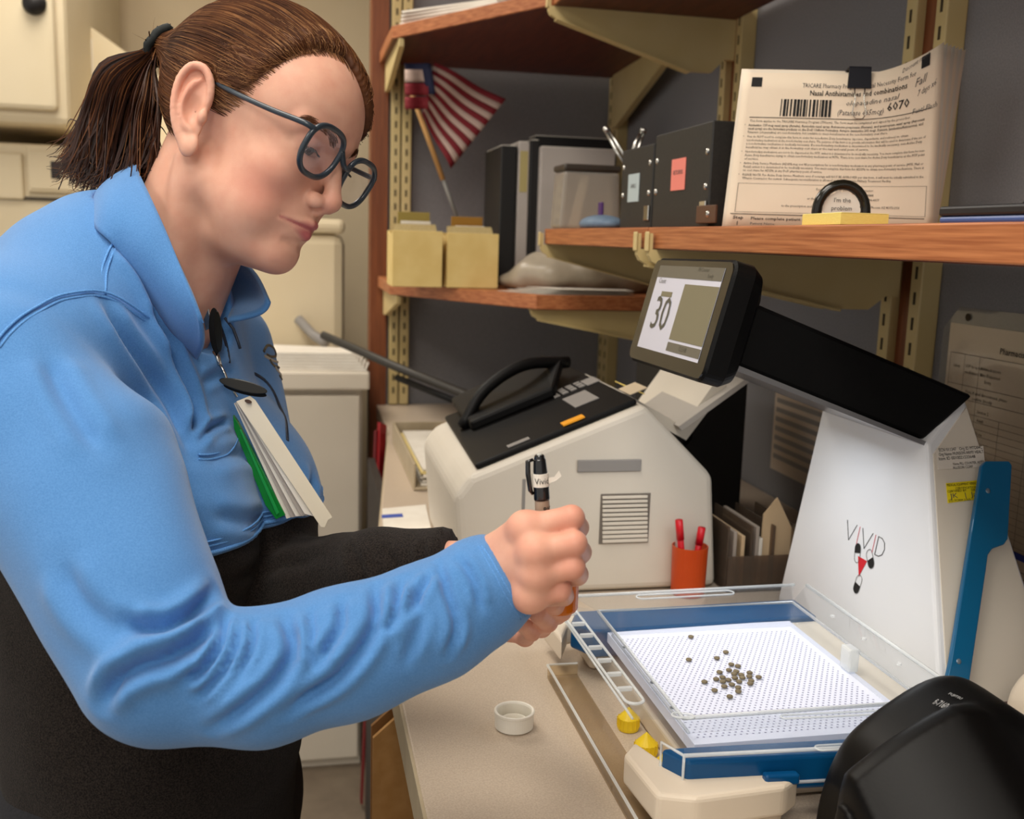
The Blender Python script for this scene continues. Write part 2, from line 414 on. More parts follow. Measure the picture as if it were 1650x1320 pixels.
# shelf boards
def shelf(name, poly, z0, z1, label):
    t = thing(name, label, 'shelf', (np.mean([p[0] for p in poly]), np.mean([p[1] for p in poly]), z0), group='cherry wood shelves')
    V, F = prismgeo([(x, y, 0) for x, y in poly], (0, 0, z0), (0, 0, z1)); o = obj('board', *bevelled(V, F, .0015), M_wood, t)
    bpoly = [(x * .998 + .001, y) for x, y in poly]
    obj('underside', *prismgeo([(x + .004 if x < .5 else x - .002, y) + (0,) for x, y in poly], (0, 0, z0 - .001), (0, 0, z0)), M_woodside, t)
    return t
ZR0, ZR1 = 1.353, 1.381
shelf('shelf_board', [(.46, 1.332), (WX - .032, 1.332), (WX - .032, 1.925), (.46, 1.925)], ZR0, ZR1, 'far cherry wood shelf board carrying the black storage boxes')
shelf('shelf_board', [(.46, .1), (WX - .032, .1), (WX - .032, 1.328), (.46, 1.328)], ZR0, ZR1, 'near cherry wood shelf board carrying the printed form')
shelf('shelf_board', [(.46, .5), (WX - .032, .5), (WX - .032, 1.925), (.46, 1.925)], 1.785, 1.812, 'high cherry wood shelf board over the printed form')
cpl = [(.205, WY - .033), (.205, 2.38), (.455, 1.955), (WX - .032, 1.955), (WX - .032, WY - .033)]
shelf('shelf_board', cpl, 1.79, 1.817, 'high corner shelf board above the small flag')
shelf('shelf_board', cpl, 1.226, 1.254, 'low corner shelf board carrying the yellow card boxes')

# shelf brackets: tapered steel arm with a hook lip
def bracket(y, z, label, x0=.452, x1=WX - .03, h=.085, ht=.022, lip=.02):
    t = thing('shelf_bracket', label, 'bracket', ((x0 + x1) / 2, y, z - h), group='cream shelf brackets')
    P = [(x0, y, z + lip), (x0 + .004, y, z + lip), (x0 + .004, y, z - .001), (x1 - .02, y, z - .001), (x1, y, z - .001), (x1, y, z - h * .75), (x1 - .02, y, z - h * .75), (x1 - .045, y, z - h), (x1 - .09, y, z - h), (x0 + .015, y, z - ht), (x0 + .004, y, z - ht * .75), (x0, y, z - ht * .4)]
    obj('arm', *prismgeo(P, (0, -.006, 0), (0, .006, 0)), M_std, t)
    obj('flange', *prismgeo([(x0 + .015, y, z - ht), (x1 - .09, y, z - h), (x1 - .09, y, z - h - .003), (x0 + .015, y, z - ht - .003)], (0, -.012, 0), (0, .012, 0)), M_std, t)
    obj('lip', *boxgeo((x0 - .004, y - .006, z - .004), (x0, y + .006, z + lip + .002), .002), M_std, t)
    return t
bracket(1.350, ZR0, 'cream bracket under the seam of the right shelf, on its far side', h=.075)
bracket(1.302, ZR0, 'cream bracket under the seam of the right shelf, on its near side', h=.075)
bracket(1.922, ZR0, 'cream bracket at the far end of the right shelf')
bracket(1.925, 1.785, 'cream bracket under the far end of the high right shelf', h=.1)
bracket(1.99, 1.226, 'cream bracket under the right end of the low corner shelf', h=.07)
def bracket_y(x, z, label, y0=2.40, y1=WY - .03, h=.07):
    t = thing('shelf_bracket', label, 'bracket', (x, (y0 + y1) / 2, z - h), group='cream shelf brackets')
    P = [(x, y0, z - .001), (x, y1, z - .001), (x, y1, z - h), (x, y1 - .05, z - h), (x, y0, z - .02)]
    obj('arm', *prismgeo(P, (-.006, 0, 0), (.006, 0, 0)), M_std, t)
    obj('lip', *boxgeo((x - .006, y0 - .006, z - .02), (x + .006, y0, z - .002), .002), M_std, t)
bracket_y(.225, 1.79, 'cream bracket under the left end of the high corner shelf', y0=2.36)
bracket_y(.225, 1.226, 'cream bracket under the left end of the low corner shelf', y0=2.36)
# diagonal bracket in the corner
t = thing('shelf_bracket', 'cream bracket in the corner under the high corner shelf', 'bracket', (.80, 2.45, 1.655), group='cream shelf brackets')
obj('arm', *prismgeo([(.785, 2.16, 1.789), (.815, 2.67, 1.789), (.815, 2.67, 1.655), (.812, 2.62, 1.655), (.785, 2.16, 1.76)], (-.008, 0, 0), (.008, 0, 0)), M_std, t)
# ================================================================== pill counting machine
M_white = mat('white_shell', (222, 224, 227), 0.38, (228, 230, 233), 6, 2)
M_whites = mat('white_shell_cream', (214, 205, 190), 0.45, (220, 211, 197), 6, 2)
M_blk = mat('black_plastic', (6, 6, 7), 0.5, (8, 8, 8), 200, 2, spec=.2)
M_blkgloss = mat('black_gloss', (26, 24, 18), 0.16, (30, 28, 22), 8, 2)
M_silver = mat('silver_strip', (150, 150, 152), 0.3, metal=0.8)
M_ink = mat('black_ink', (18, 17, 17), 0.7)
M_inkg = mat('grey_ink', (84, 82, 82), 0.7)
M_red = mat('red_ink', (200, 24, 40), 0.6)
M_pink = mat('pink_ink', (206, 120, 128), 0.6)
M_paper = mat('white_paper', (232, 226, 214), 0.85, (226, 219, 206), 30, 3)
cm = thing('pill_counting_machine', 'white pill counting machine with black arm, tilted screen and backlit tray base', 'pill counter', (.6, .98, CT))
# tower: side profile in XZ, near and far faces leaning in
prof = [(.583, .93), (.617, 1.170), (.669, 1.217), (.718, .93)]
def ynear(z): return .790 + (z - .93) / .24 * .112
def yfar(z): return 1.125 - (z - .93) / .24 * .01
prof2 = [(.588, CT + .002)] + prof + [(.722, CT + .002)]
n = len(prof2); V = [(x, ynear(z), z) for x, z in prof2] + [(x, yfar(z), z) for x, z in prof2]
F = [list(range(n)), [n + i for i in range(n)][::-1]] + [[(i + 1) % n, i, n + i, n + (i + 1) % n] for i in range(n)]
obj('tower', *bevelled(V, F, .004, 3), M_white, cm)
# cream side cover on the near face
sc_ = [(.592, .935), (.6215, 1.160), (.668, 1.204), (.712, .935)]
V = [(x, ynear(z) - .0015, z) for x, z in sc_] + [(x, ynear(z) + .004, z) for x, z in sc_]
F = [[0, 1, 2, 3], [7, 6, 5, 4]] + [[(i + 1) % 4, i, 4 + i, 4 + (i + 1) % 4] for i in range(4)]
obj('side_cover', V, F, M_whites, cm)
nf = frame3((.595, ynear(.93) - .0016, .93), (1, 0, 0), (0, .112, .24))   # near face lettering frame
_sv = math.hypot(.112, .24) / .24
def on_near(px, py, back=0.0):
    d = ray(px, py); n_ = np.array([0, -.24, .112]); n_ /= np.linalg.norm(n_); p0 = np.array([.6, ynear(.93) - .0016 - back, .93])
    return CAMP + d * (((p0 - CAMP) @ n_) / (d @ n_))
# arm: black side profile swept along Y
ap = [(.409, 1.313), (.672, 1.2165), (.6205, 1.171), (.397, 1.252)]
V = [(x, .912, z) for x, z in ap] + [(x, 1.105, z) for x, z in ap]
F = [[0, 1, 2, 3], [7, 6, 5, 4]] + [[(i + 1) % 4, i, 4 + i, 4 + (i + 1) % 4] for i in range(4)]
arm = obj('arm', *bevelled(V, F, .004, 2), M_blk, cm)
obj('silver_underside', *prismgeo([(.400, .905, 1.2515), (.6205, .905, 1.1705), (.6185, .905, 1.1665), (.398, .905, 1.2465)], (0, .001, 0), (0, .205, 0)), M_silver, arm)
M_led = mat('tray_light_lens', (235, 242, 255), 0.4, emit=2.0)
_ud = _n(np.array([.223, 0, -.081])); _lc = np.array([.505, 1.0, 1.2085])
_L = obj('light_bar', *boxgeo((-.05, -.05, -.002), (.05, .05, -.0005)), M_led, arm, local=True); _Vl = np.array([v.co[:] for v in _L.data.vertices]); _MM = M3(_lc - ROOTM[cm].translation, _ud, (0, 1, 0))
for v_, q in zip(_L.data.vertices, _Vl @ _MM[:3, :3].T + _MM[:3, 3] + np.array([0, 0, .0015])): v_.co = q
al = area('tray_lamp_source', (.50, 1.0, 1.195), (0, math.radians(20), 0), .13, .11, .30, (.92, .96, 1.0))
# screen unit
TL = onx(1055, 415, .40); TR = onx(1195, 418, .40); BL = onx(1013, 580, .37); BR = onx(1125, 615, .37)
sf_u = _n(TR - TL); sf_o = (TL + TR + BL + BR) / 4
sv = _n((TL + TR) / 2 - (BL + BR) / 2); sw = (np.linalg.norm(TR - TL) + np.linalg.norm(BR - BL)) / 2; sh = np.linalg.norm((TL + TR) / 2 - (BL + BR) / 2)
MS = M3(sf_o, sf_u, sv)          # x = toward camera side, y = up, z = out of the glass
if MS[0, 2] > 0: MS[:3, 2] *= -1
def rrect(w_, h_, r, n=6):
    P = []
    for cx_, cy_, a0 in ((w_ / 2 - r, h_ / 2 - r, 0), (-w_ / 2 + r, h_ / 2 - r, 90), (-w_ / 2 + r, -h_ / 2 + r, 180), (w_ / 2 - r, -h_ / 2 + r, 270)):
        for k in range(n + 1):
            a = math.radians(a0 + 90 * k / n); P.append((cx_ + r * math.cos(a), cy_ + r * math.sin(a)))
    return P
def slab(w_, h_, r, z0, z1, M, r2=0.0):
    P = rrect(w_, h_, r); Q = [(x, y, 0) for x, y in P]
    V, F = prismgeo(Q, (0, 0, z0), (0, 0, z1)); V = V @ np.array(M)[:3, :3].T + np.array(M)[:3, 3]; return V, F
def loftgeo(rings):
    n_ = len(rings[0]); V = np.concatenate([np.asarray(r_, float) for r_ in rings]); F = []
    for i in range(len(rings) - 1):
        for k in range(n_): F.append([i * n_ + k, i * n_ + (k + 1) % n_, (i + 1) * n_ + (k + 1) % n_, (i + 1) * n_ + k])
    F += [list(range(n_))[::-1], [(len(rings) - 1) * n_ + k for k in range(n_)]]
    return V, F
rings = []
for zz, ins in ((0, .003), (-.003, 0), (-.022, 0), (-.034, .006), (-.042, .018)):
    rings.append(np.array([(x, y, zz) for x, y in rrect(sw - 2 * ins, sh - 2 * ins, .014)]) @ MS[:3, :3].T + MS[:3, 3])
su = obj('screen_housing', *loftgeo(rings), M_blk, cm)
obj('glass_front', *slab(sw - .006, sh - .006, .011, -.001, .0006, MS), M_blkgloss, su)
M_scr = mat('lit_screen', (196, 196, 208), 0.3, emit=.10)
M_scr2 = mat('lit_screen_olive', (112, 107, 86), 0.3, emit=.10)
M_scr3 = mat('lit_screen_bar', (94, 91, 82), 0.3, emit=.08)
M_scrt = mat('screen_text', (84, 80, 66), 0.6, emit=.02)
dw, dh = sw * .80, sh * .78
def srect(x0, y0, x1, y1, z, mm, name):     # fractions of the lit display
    V = [((x - .5) * dw + .002, (y - .5) * dh + .004, z) for x, y in ((x0, y0), (x1, y0), (x1, y1), (x0, y1))]
    V, F = prismgeo(V, (0, 0, 0), (0, 0, .0003)); V = V @ MS[:3, :3].T + MS[:3, 3]; return obj(name, V, F, mm, su)
srect(0, 0, 1, 1, .0007, M_scr, 'display')
srect(0, .86, 1, 1, .0011, M_scr3, 'display_header')
srect(.50, .17, 1, .80, .0011, M_scr2, 'display_pane')
srect(.50, .04, 1, .14, .0011, M_scr3, 'display_button')
srect(.16, .635, .34, .695, .0011, M_scr2, 'display_caption')
def stext(s, size, x, y, name, bold=0):
    V, F = textgeo(s, size, 'CENTER', bold); V = np.c_[V[:, 0] + (x - .5) * dw + .002, V[:, 1] + (y - .5) * dh + .004, np.full(len(V), .0016)]
    return obj(name, V @ MS[:3, :3].T + MS[:3, 3], F, M_scrt, su)
stext('30', .052, .25, .25, 'display_number'); stext('Count', .008, .12, .79, 'display_text')
stext('CLEAR', .007, .75, .07, 'display_text'); stext('Pill Counter', .006, .72, .95, 'display_text'); stext('Ready', .006, .84, .885, 'display_text')
# lettering and logo on the front face
fo = onx(1395, 890, .605); ff_n = _n(np.array([-(1.170 - .93), 0, .617 - .583]))
ff_v = _n(np.array([.617 - .583, 0, 1.170 - .93]))
ffm = frame3(np.array([.583, 0, .93]) - ff_n * 0 + np.array([0, .955, 0]), (0, -1, 0), ff_v)
def on_front(px, py):
    d = ray(px, py); p0 = np.array([.583, 0, .93]); q = CAMP + d * (((p0 - CAMP) @ ff_n) / (d @ ff_n))
    return np.array([-(q[1] - .955), (q - p0) @ ff_v])
pV = on_front(1360, 866); pV2 = on_front(1424, 893)
lw_ = (pV2 - pV)[0]; hh = (on_front(1358, 834) - pV)[1]
for kk, (strokes, mm) in enumerate((([[(0, 1), (.13, 0), (.26, 1)]], M_inkg), ([[(.34, 0), (.34, 1)]], M_pink), ([[(.41, 1), (.54, 0), (.67, 1)]], M_inkg), ([[(.74, 0), (.74, 1)]], M_pink),
                    ([[(.81, 0), (.81, 1), (.90, .98), (.97, .82), (1.0, .5), (.97, .18), (.90, .02), (.81, 0)]], M_inkg))):
    mb = MB()
    for st_ in strokes:
        Q = np.array([(pV[0] + x * lw_, pV[1] + y * hh) for x, y in st_]); mb.tube(ffm(Q, .0003), .00055, 4)
    mb.obj('brand_letter', mm, cm)
logo = on_front(1388, 912)
def lshape(P, mm, name='emblem'):
    P = np.array(P) * .00068 + logo; obj(name, ffm(P, .0005), [list(range(len(P)))], mm, cm)
lshape([(-14, 12), (13, 12), (0, -18)], M_red)
def pillpoly(c, ang, L, r, half=0):
    a = math.radians(ang); d = np.array([math.cos(a), math.sin(a)]); P = []
    for e_, a0 in ((1, -90), (-1, 90)):
        for k in range(9):
            b = math.radians(a0 + 180 * k / 8); P.append((L / 2 * e_ + r * math.cos(b), r * math.sin(b)))
    P = np.array(P)
    if half: P[:, 0] = np.maximum(P[:, 0], 0)
    R_ = np.array([[d[0], -d[1]], [d[1], d[0]]]); return P @ R_.T + np.array(c)
for c, ang in (((-17, 16), 105), ((20, 18), -50), ((2, -30), -100)):
    Q = pillpoly(c, ang, 15, 8); V3 = ffm(np.array(Q) * .00068 + logo, .0006)
    obj('emblem_outline', *tubegeo(np.vstack([V3, V3[:1]]), .0003, 4, False), M_inkg, cm)
    lshape(pillpoly(c, ang, 15, 8, 1), M_ink)
# stickers on the side cover
M_yel = mat('yellow_sticker', (236, 214, 24), 0.6); M_stk = mat('white_sticker', (222, 214, 202), 0.6)
def quad_near(pts, back, name, mm):
    P = [on_near(*p, back) for p in pts]; return obj(name, *prismgeo(P, (0, 0, 0), (0, -.0003, .00014)), mm, cm)
stk = quad_near([(1508, 724), (1584, 719), (1587, 752), (1511, 757)], .0002, 'asset_label', M_stk)
def text_near(s, px, py, px2, size_px, mm, parent, back=.0009, bold=.0):
    a = on_near(px, py, back); b = on_near(px2, py - (px2 - px) * .07, back); u = _n(b - a); n_ = _n(np.array([0, -.24, .112])); v = np.cross(n_, u)
    V, F = textgeo(s, 1.0, 'LEFT', bold); w_ = V[:, 0].max() if len(V) else 1; sx = np.linalg.norm(b - a) / w_; sy = np.linalg.norm(on_near(px, py - size_px, back) - a)
    return obj('lettering', a + V[:, :1] * sx * u + V[:, 1:2] * sy * v, F, mm, parent)
text_near('ECN 011347   Org ID MTD04C', 1513, 728, 1583, 7, M_ink, stk)
text_near('Org Name MUNSON ARMY HEALT', 1513, 735, 1585, 7, M_ink, stk)
text_near('Item ID 0010021533648', 1513, 742, 1572, 7, M_ink, stk)
text_near('Name PILL COUNTER, AUTO', 1536, 750, 1586, 6, M_ink, stk)
text_near('ALLISON CORP', 1536, 756, 1568, 6, M_ink, stk)
ys = quad_near([(1524, 779), (1586, 773), (1588, 803), (1527, 811)], .0002, 'certification_sticker', M_yel)
text_near('MEDICAL EQUIPMENT VERIFICATION', 1526, 784, 1585, 6, M_ink, ys); text_near('CERTIFICATION', 1540, 789, 1574, 5, M_ink, ys)
text_near('CERTIFIED BY     DATE OF', 1527, 794, 1585, 5, M_ink, ys); text_near('JK   |  Jan', 1532, 803, 1580, 11, M_inkg, ys); text_near('DD FORM 2163     May 20', 1529, 809, 1586, 5, M_ink, ys)
# tray cradle under the lit tray
M_crad = mat('cream_cradle', (214, 199, 178), 0.45, (220, 206, 186), 8, 2)
Zt = .965
cr = [(.262, .655), (.262, 1.035), (.56, 1.035), (.56, .655)]
def polyprism(P, z0, z1, bev=0.0):
    V, F = prismgeo([(x, y, 0) for x, y in P], (0, 0, z0), (0, 0, z1)); return bevelled(V, F, bev, 3) if bev else (V, F)
obj('cradle_base', *polyprism([(.315, .72), (.315, 1.03), (.575, 1.03), (.575, .72)], CT + .001, .934, .004), M_crad, cm)
obj('cradle_corner', *polyprism([(.256, .735), (.272, .755), (.29, .705), (.365, .688), (.376, .700), (.382, .680), (.365, .668), (.29, .662), (.262, .672)], .926, .952, .004), M_crad, cm)
obj('cradle_leg', *polyprism([(.285, .675), (.285, .72), (.37, .71), (.372, .68), (.33, .672)], CT + .001, .93, .006), M_crad, cm)
obj('cradle_corner', *polyprism([(.266, .975), (.262, 1.04), (.33, 1.045), (.33, 1.03), (.285, 1.02)], .926, .952, .004), M_crad, cm)
obj('cradle_leg', *polyprism([(.30, .985), (.30, 1.03), (.36, 1.03), (.36, .985)], CT + .001, .93, .006), M_crad, cm)

# ---- counting tray: blue frame, white lit floor, clear rim
M_blue = mat('tray_blue', (6, 70, 118), 0.3, (8, 78, 126), 9, 2, coat=.1, spec=.35)
M_lit = mat('lit_tray_floor', (218, 222, 238), 0.5, emit=.13)
M_hole = mat('tray_dimple', (140, 142, 172), 0.6, emit=.04)
M_clear = glass('clear_plastic', (252, 253, 254), .015, .04)
M_clear2 = glass('clear_plastic_edge', (248, 251, 252), .42, .08)
tr = thing('counting_tray', 'clear rimmed counting tray with blue frame and white dimpled floor', 'tray', (.4, .86, .934))
x0, x1, y0, y1 = .298, .505, .722, .985
# blue frame ring (chamfered corners)
def ring(out, inn, z0, z1):
    n_ = len(out); V = []; F = []
    for P, z in ((out, z0), (out, z1), (inn, z1), (inn, z0)): V += [(x, y, z) for x, y in P]
    for a in range(4):
        b = (a + 1) % 4
        for k in range(n_): F.append([a * n_ + k, a * n_ + (k + 1) % n_, b * n_ + (k + 1) % n_, b * n_ + k])
    return V, F
def cham(x0, y0, x1, y1, c): return [(x0 + c, y0), (x1 - c, y0), (x1, y0 + c), (x1, y1 - c), (x1 - c, y1), (x0 + c, y1), (x0, y1 - c), (x0, y0 + c)]
obj('frame_front', *polyprism([(.279, .712), (.292, .689), (.545, .676), (.545, .702), (.30, .712)], .938, .967, .003), M_blue, tr)
obj('frame_back', *polyprism([(.278, .985), (.290, 1.012), (.548, 1.018), (.548, .965), (.295, .955)], .938, .968, .003), M_blue, tr)
obj('frame_right', *polyprism([(.512, .69), (.548, .69), (.548, 1.01), (.512, 1.01)], .937, .962, .003), M_whites, tr)
obj('tray_floor', *boxgeo((.309, .717, .955), (.514, .962, .965)), M_lit, tr)
mb = MB(); yy = y0 + .006; row = 0
while yy < .938:
    xx = .316 + (row % 2) * .0027
    while xx < .502:
        V = [(xx + .00115 * math.cos(a), yy + .00085 * math.sin(a), .9652) for a in np.linspace(0, 2 * math.pi, 6, endpoint=False)]
        mb.add(V, [[0, 1, 2, 3, 4, 5]]); xx += .0054
    yy += .0044; row += 1
tag(mb.obj('floor_dimples', M_hole, tr), kind='stuff')
# clear rim: sloped walls, flange with rounded bars
def strip(pa, pb, th, name, mm, nrm=(0, 0, 1)):
    P = [pa[0], pa[1], pb[1], pb[0]]; return obj(name, *prismgeo(P, (0, 0, 0), np.array(nrm) * th), mm, tr)
zl, zh = .966, .985
strip(((.311, .735, zl), (.311, .945, zl)), ((.300, .722, zh), (.300, .962, zh)), .002, 'clear_wall', M_clear, (-1, 0, 0))
strip(((.311, .735, zl), (.506, .735, zl)), ((.300, .722, zh), (.516, .722, zh)), .002, 'clear_wall', M_clear, (0, -1, 0))
strip(((.506, .735, zl), (.506, .945, zl)), ((.516, .722, zh), (.516, .962, zh)), .002, 'clear_wall', M_clear, (1, 0, 0))
strip(((.311, .945, zl), (.506, .945, zl)), ((.300, .962, zh), (.516, .962, zh)), .002, 'clear_wall', M_clear, (0, 1, 0))
# outer chute flange on the left with its ladder of small windows
strip(((.300, .722, zh), (.300, .962, zh)), ((.262, .735, zh - .004), (.262, 1.0, zh - .004)), .002, 'clear_flange', M_clear)
strip(((.300, .722, zh), (.516, .722, zh)), ((.289, .689, zh - .014), (.546, .676, zh - .014)), .002, 'clear_flange', M_clear)
strip(((.300, .962, zh), (.516, .962, zh)), ((.287, 1.014, zh - .002), (.548, 1.02, zh - .002)), .002, 'clear_flange', M_clear)
strip(((.516, .722, zh), (.516, .962, zh)), ((.552, .70, zh + .004), (.552, 1.0, zh + .004)), .002, 'clear_flange', M_clear)
for P, r in (([(.311, .735, zl), (.311, .945, zl)], .0012), ([(.300, .722, zh + .001), (.300, .962, zh + .001), (.516, .962, zh + .001), (.516, .722, zh + .001), (.300, .722, zh + .001)], .0014),
             ([(.289, .689, zh - .013), (.546, .676, zh - .013)], .0013), ([(.289, .689, zh - .04), (.546, .676, zh - .04)], .0012), ([(.289, .689, zh - .013), (.279, .712, zh - .013), (.279, .712, zh - .04), (.289, .689, zh - .04), (.289, .689, zh - .013)], .001),
             ([(.552, .70, zh + .005), (.552, 1.0, zh + .005)], .0016), ([(.287, 1.014, zh - .001), (.548, 1.02, zh - .001)], .0014), ([(.262, .735, zh - .003), (.262, 1.0, zh - .003)], .001)):
    obj('clear_bead', *tubegeo(P, r * 1.25, 6), M_clear2, tr, smooth=True)
def capsule_ring(c0, c1, hw, z, r=.0014):
    c0 = np.array(c0); c1 = np.array(c1); d = _n(c1 - c0); p = np.array([-d[1], d[0]]); P = []
    for c, a0 in ((c1, -90), (c0, 90)):
        for k in range(9):
            a = math.radians(a0 + 180 * k / 8); q = c + hw * (math.cos(a) * d + math.sin(a) * p); P.append((q[0], q[1], z))
    P.append(P[0]); return tubegeo(P, r, 6, False)
obj('clear_bead', *capsule_ring((.272, .762), (.270, .985), .008, zh), M_clear2, tr, smooth=True)
for k in range(7):
    y = .785 + k * .03
    obj('ladder_rung', *boxgeo((.265, y - .002, zh - .003), (.278, y + .002, zh + .001), .001), M_clear2, tr)
obj('clear_bead', *capsule_ring((.385, .716), (.47, .712), .003, zh - .001, .0009), M_clear2, tr, smooth=True)
obj('clear_bead', *capsule_ring((.40, .683), (.51, .678), .004, zh - .012, .0009), M_clear2, tr, smooth=True)
obj('clear_bead', *capsule_ring((.36, 1.0), (.46, 1.002), .006, zh, .001), M_clear2, tr, smooth=True)
obj('clear_bead', *capsule_ring((.297, .728), (.306, .724), .004, zh + .001, .001), M_clear2, tr, smooth=True)
M_rivet = mat('rivet_grey', (120, 136, 150), .3, metal=.4)
for y in (.76, .81, .89): obj('rivet', *lathegeo([(0, .001), (.0018, .001), (.0022, 0)], 10, (.3055, y, .976)), M_rivet, tr)
for y in (.74, .79, .85, .91): obj('rivet', *lathegeo([(0, .002), (.0022, .002), (.0026, 0)], 10, (.534, y, zh + .003)), M_clear2, tr)
obj('latch', *boxgeo((.505, .825, zl), (.516, .842, zh + .004), .002), M_clear2, tr)
obj('latch', *polyprism([(.352, .676), (.352, .684), (.38, .682), (.38, .674)], .948, .957, .002), M_blue, tr)

# lower clear bin hanging on the left with yellow vial caps inside
bn = thing('clear_bin', 'low clear plastic bin beside the counting tray, on the counter', 'bin', (.275, .84, CT))
M_bin = glass('smoky_plastic', (238, 230, 214), .07, .1)
bx0, bx1, by0, by1 = .252, .284, .655, .975
obj('bin_floor', *boxgeo((bx0, by0, CT + .0005), (bx1, by1, CT + .003)), M_bin, bn)
for lo, hi in (((bx0, by0, CT + .003), (bx0 + .002, by1, CT + .0145)), ((bx0 + .002, by1 - .002, CT + .003), (bx1, by1, CT + .0145)), ((bx0 + .002, by0, CT + .003), (bx1, by0 + .002, CT + .0145))):
    obj('bin_wall', *boxgeo(lo, hi), M_bin, bn)
obj('bin_rim', *tubegeo([(bx1, by0, CT + .0145), (bx0, by0, CT + .0145), (bx0, by1, CT + .0145), (bx1, by1, CT + .0145)], .0015, 6), M_clear2, bn)
M_ylid = mat('yellow_lid', (232, 196, 28), .4, (238, 206, 40), 20)
LY = ['nearest the cream cradle corner', 'second from the cream cradle corner', 'third from the cream cradle corner']
for k, y in enumerate((.765, .805, .855)):
    V, F = lathegeo([(0, .022), (.0085, .013), (.0098, .0115), (.0102, .002), (.0098, 0), (0, 0)], 22, (.301, y, CT + .0005))
    cp = thing('yellow_cap', 'yellow plastic vial cap under the tray edge, ' + LY[k], 'cap', (.301, y, CT + .0005), group='yellow caps under the tray edge')
    obj('cap_shell', V, F, M_ylid, cp, smooth=False)
    mb = MB()
    for j in range(16):
        a = 2 * math.pi * j / 16; c, s_ = math.cos(a), math.sin(a)
        mb.tube([(.301 + 0.0102 * c, y + 0.0102 * s_, CT + .003), (.301 + 0.0102 * c, y + 0.0102 * s_, CT + .012)], .0006, 5)
    mb.obj('grip_ribs', M_ylid, cp)

# ---- tablets on the lit floor
M_pill = mat('tan_tablet', (124, 112, 86), .6, (112, 100, 76), 300)
pz = [(1112, 460), (866, 510), (1052, 500), (1148, 542), (1192, 553), (1133, 580), (1070, 594), (1180, 590), (1168, 604), (1270, 598), (1330, 626), (1215, 612), (1222, 630), (1268, 622), (1090, 628), (1048, 640), (1172, 632), (1128, 645), (1092, 656), (970, 658), (1200, 656), (1280, 652), (1274, 668), (1152, 676), (1102, 688), (1194, 696), (1037, 714), (1195, 722), (1138, 756), (880, 358)]
prof_ = [(0, .0030), (.0017, .0029), (.0027, .0024), (.0030, .0016), (.0027, .0007), (.0017, .0002), (0, 0)]
pV_, pF_ = lathegeo(prof_, 14)
pl0 = None; pos = []
for (zx, zy) in pz:
    p = onz(900 + zx / 4.125, 940 + zy / 4.125, Zt + .0016); pos.append((p[0], p[1], Zt + .0005))
pos = pos[:29] + [tuple(np.array(onz(900 + 880 / 4.125, 940 + 358 / 4.125, Zt + .0016))[:2]) + (Zt + .0005,)]
for i in range(40):                            # real tablets do not overlap: nudge neighbours apart
    for a in range(len(pos)):
        for b in range(a):
            d = np.array(pos[a][:2]) - np.array(pos[b][:2]); L = np.hypot(*d)
            if L < .0064:
                s_ = d / (L + 1e-9) * (.0064 - L) / 2; pos[a] = (pos[a][0] + s_[0], pos[a][1] + s_[1], pos[a][2]); pos[b] = (pos[b][0] - s_[0], pos[b][1] - s_[1], pos[b][2])
for i, p in enumerate(pos):
    if pl0 is None:
        pl0 = obj('tablet', pV_ + np.array(p), pF_, M_pill, smooth=True); tag(pl0, 'small round tan tablet in the main cluster on the tray floor', 'tablet', 'tan tablets on the counting tray')
    else:
        c = pl0.copy(); COL.objects.link(c); c.location = p; c.rotation_euler = (0, 0, i)
        c['label'] = {1: 'tan tablet lying alone far left of the cluster on the tray floor', 29: 'tan tablet lying alone near the back frame of the tray', 28: 'tan tablet nearest the front of the tray, at the cluster\'s near edge', 10: 'rightmost tan tablet of the cluster on the tray floor', 19: 'tan tablet at the left edge of the cluster on the tray floor', 2: 'tan tablet just left of the farthest tablet behind the cluster'}.get(i, pl0['label'])

# ---- blue spatula leaning on the tower's near side
sp = thing('spatula', 'long blue plastic pill spatula propped upright against the white machine', 'spatula', on_near(1540, 1105, .006))
outl = [(1577, 752), (1583, 745), (1620, 745), (1625, 752), (1618, 870), (1612, 879), (1593, 886), (1586, 896), (1583, 920), (1556, 1100), (1550, 1106), (1524, 1102), (1520, 1095), (1526, 1068)]
P = [on_near(x, y, .006) for x, y in outl]
M_spat = mat('spatula_blue', (0, 90, 134), .28, (0, 97, 141), 7, 2, coat=.4)
nn_ = _n(np.array([0, -.24, .112]))
V, F = prismgeo(P, (0, 0, 0), nn_ * .006); obj('blade', *bevelled(V, F, .0012, 2), M_spat, sp)
for (x, y) in ((1592, 791), (1545, 1066)):
    c = on_near(x, y, .0128); M = M3(c, (1, 0, 0), np.cross(nn_, (1, 0, 0)))
    V, F = lathegeo([(0, .0006), (.0016, .0006), (.0026, 0)], 14); V = V @ M[:3, :3].T + c; obj('screw', V, F, M_rivet, sp, smooth=True)

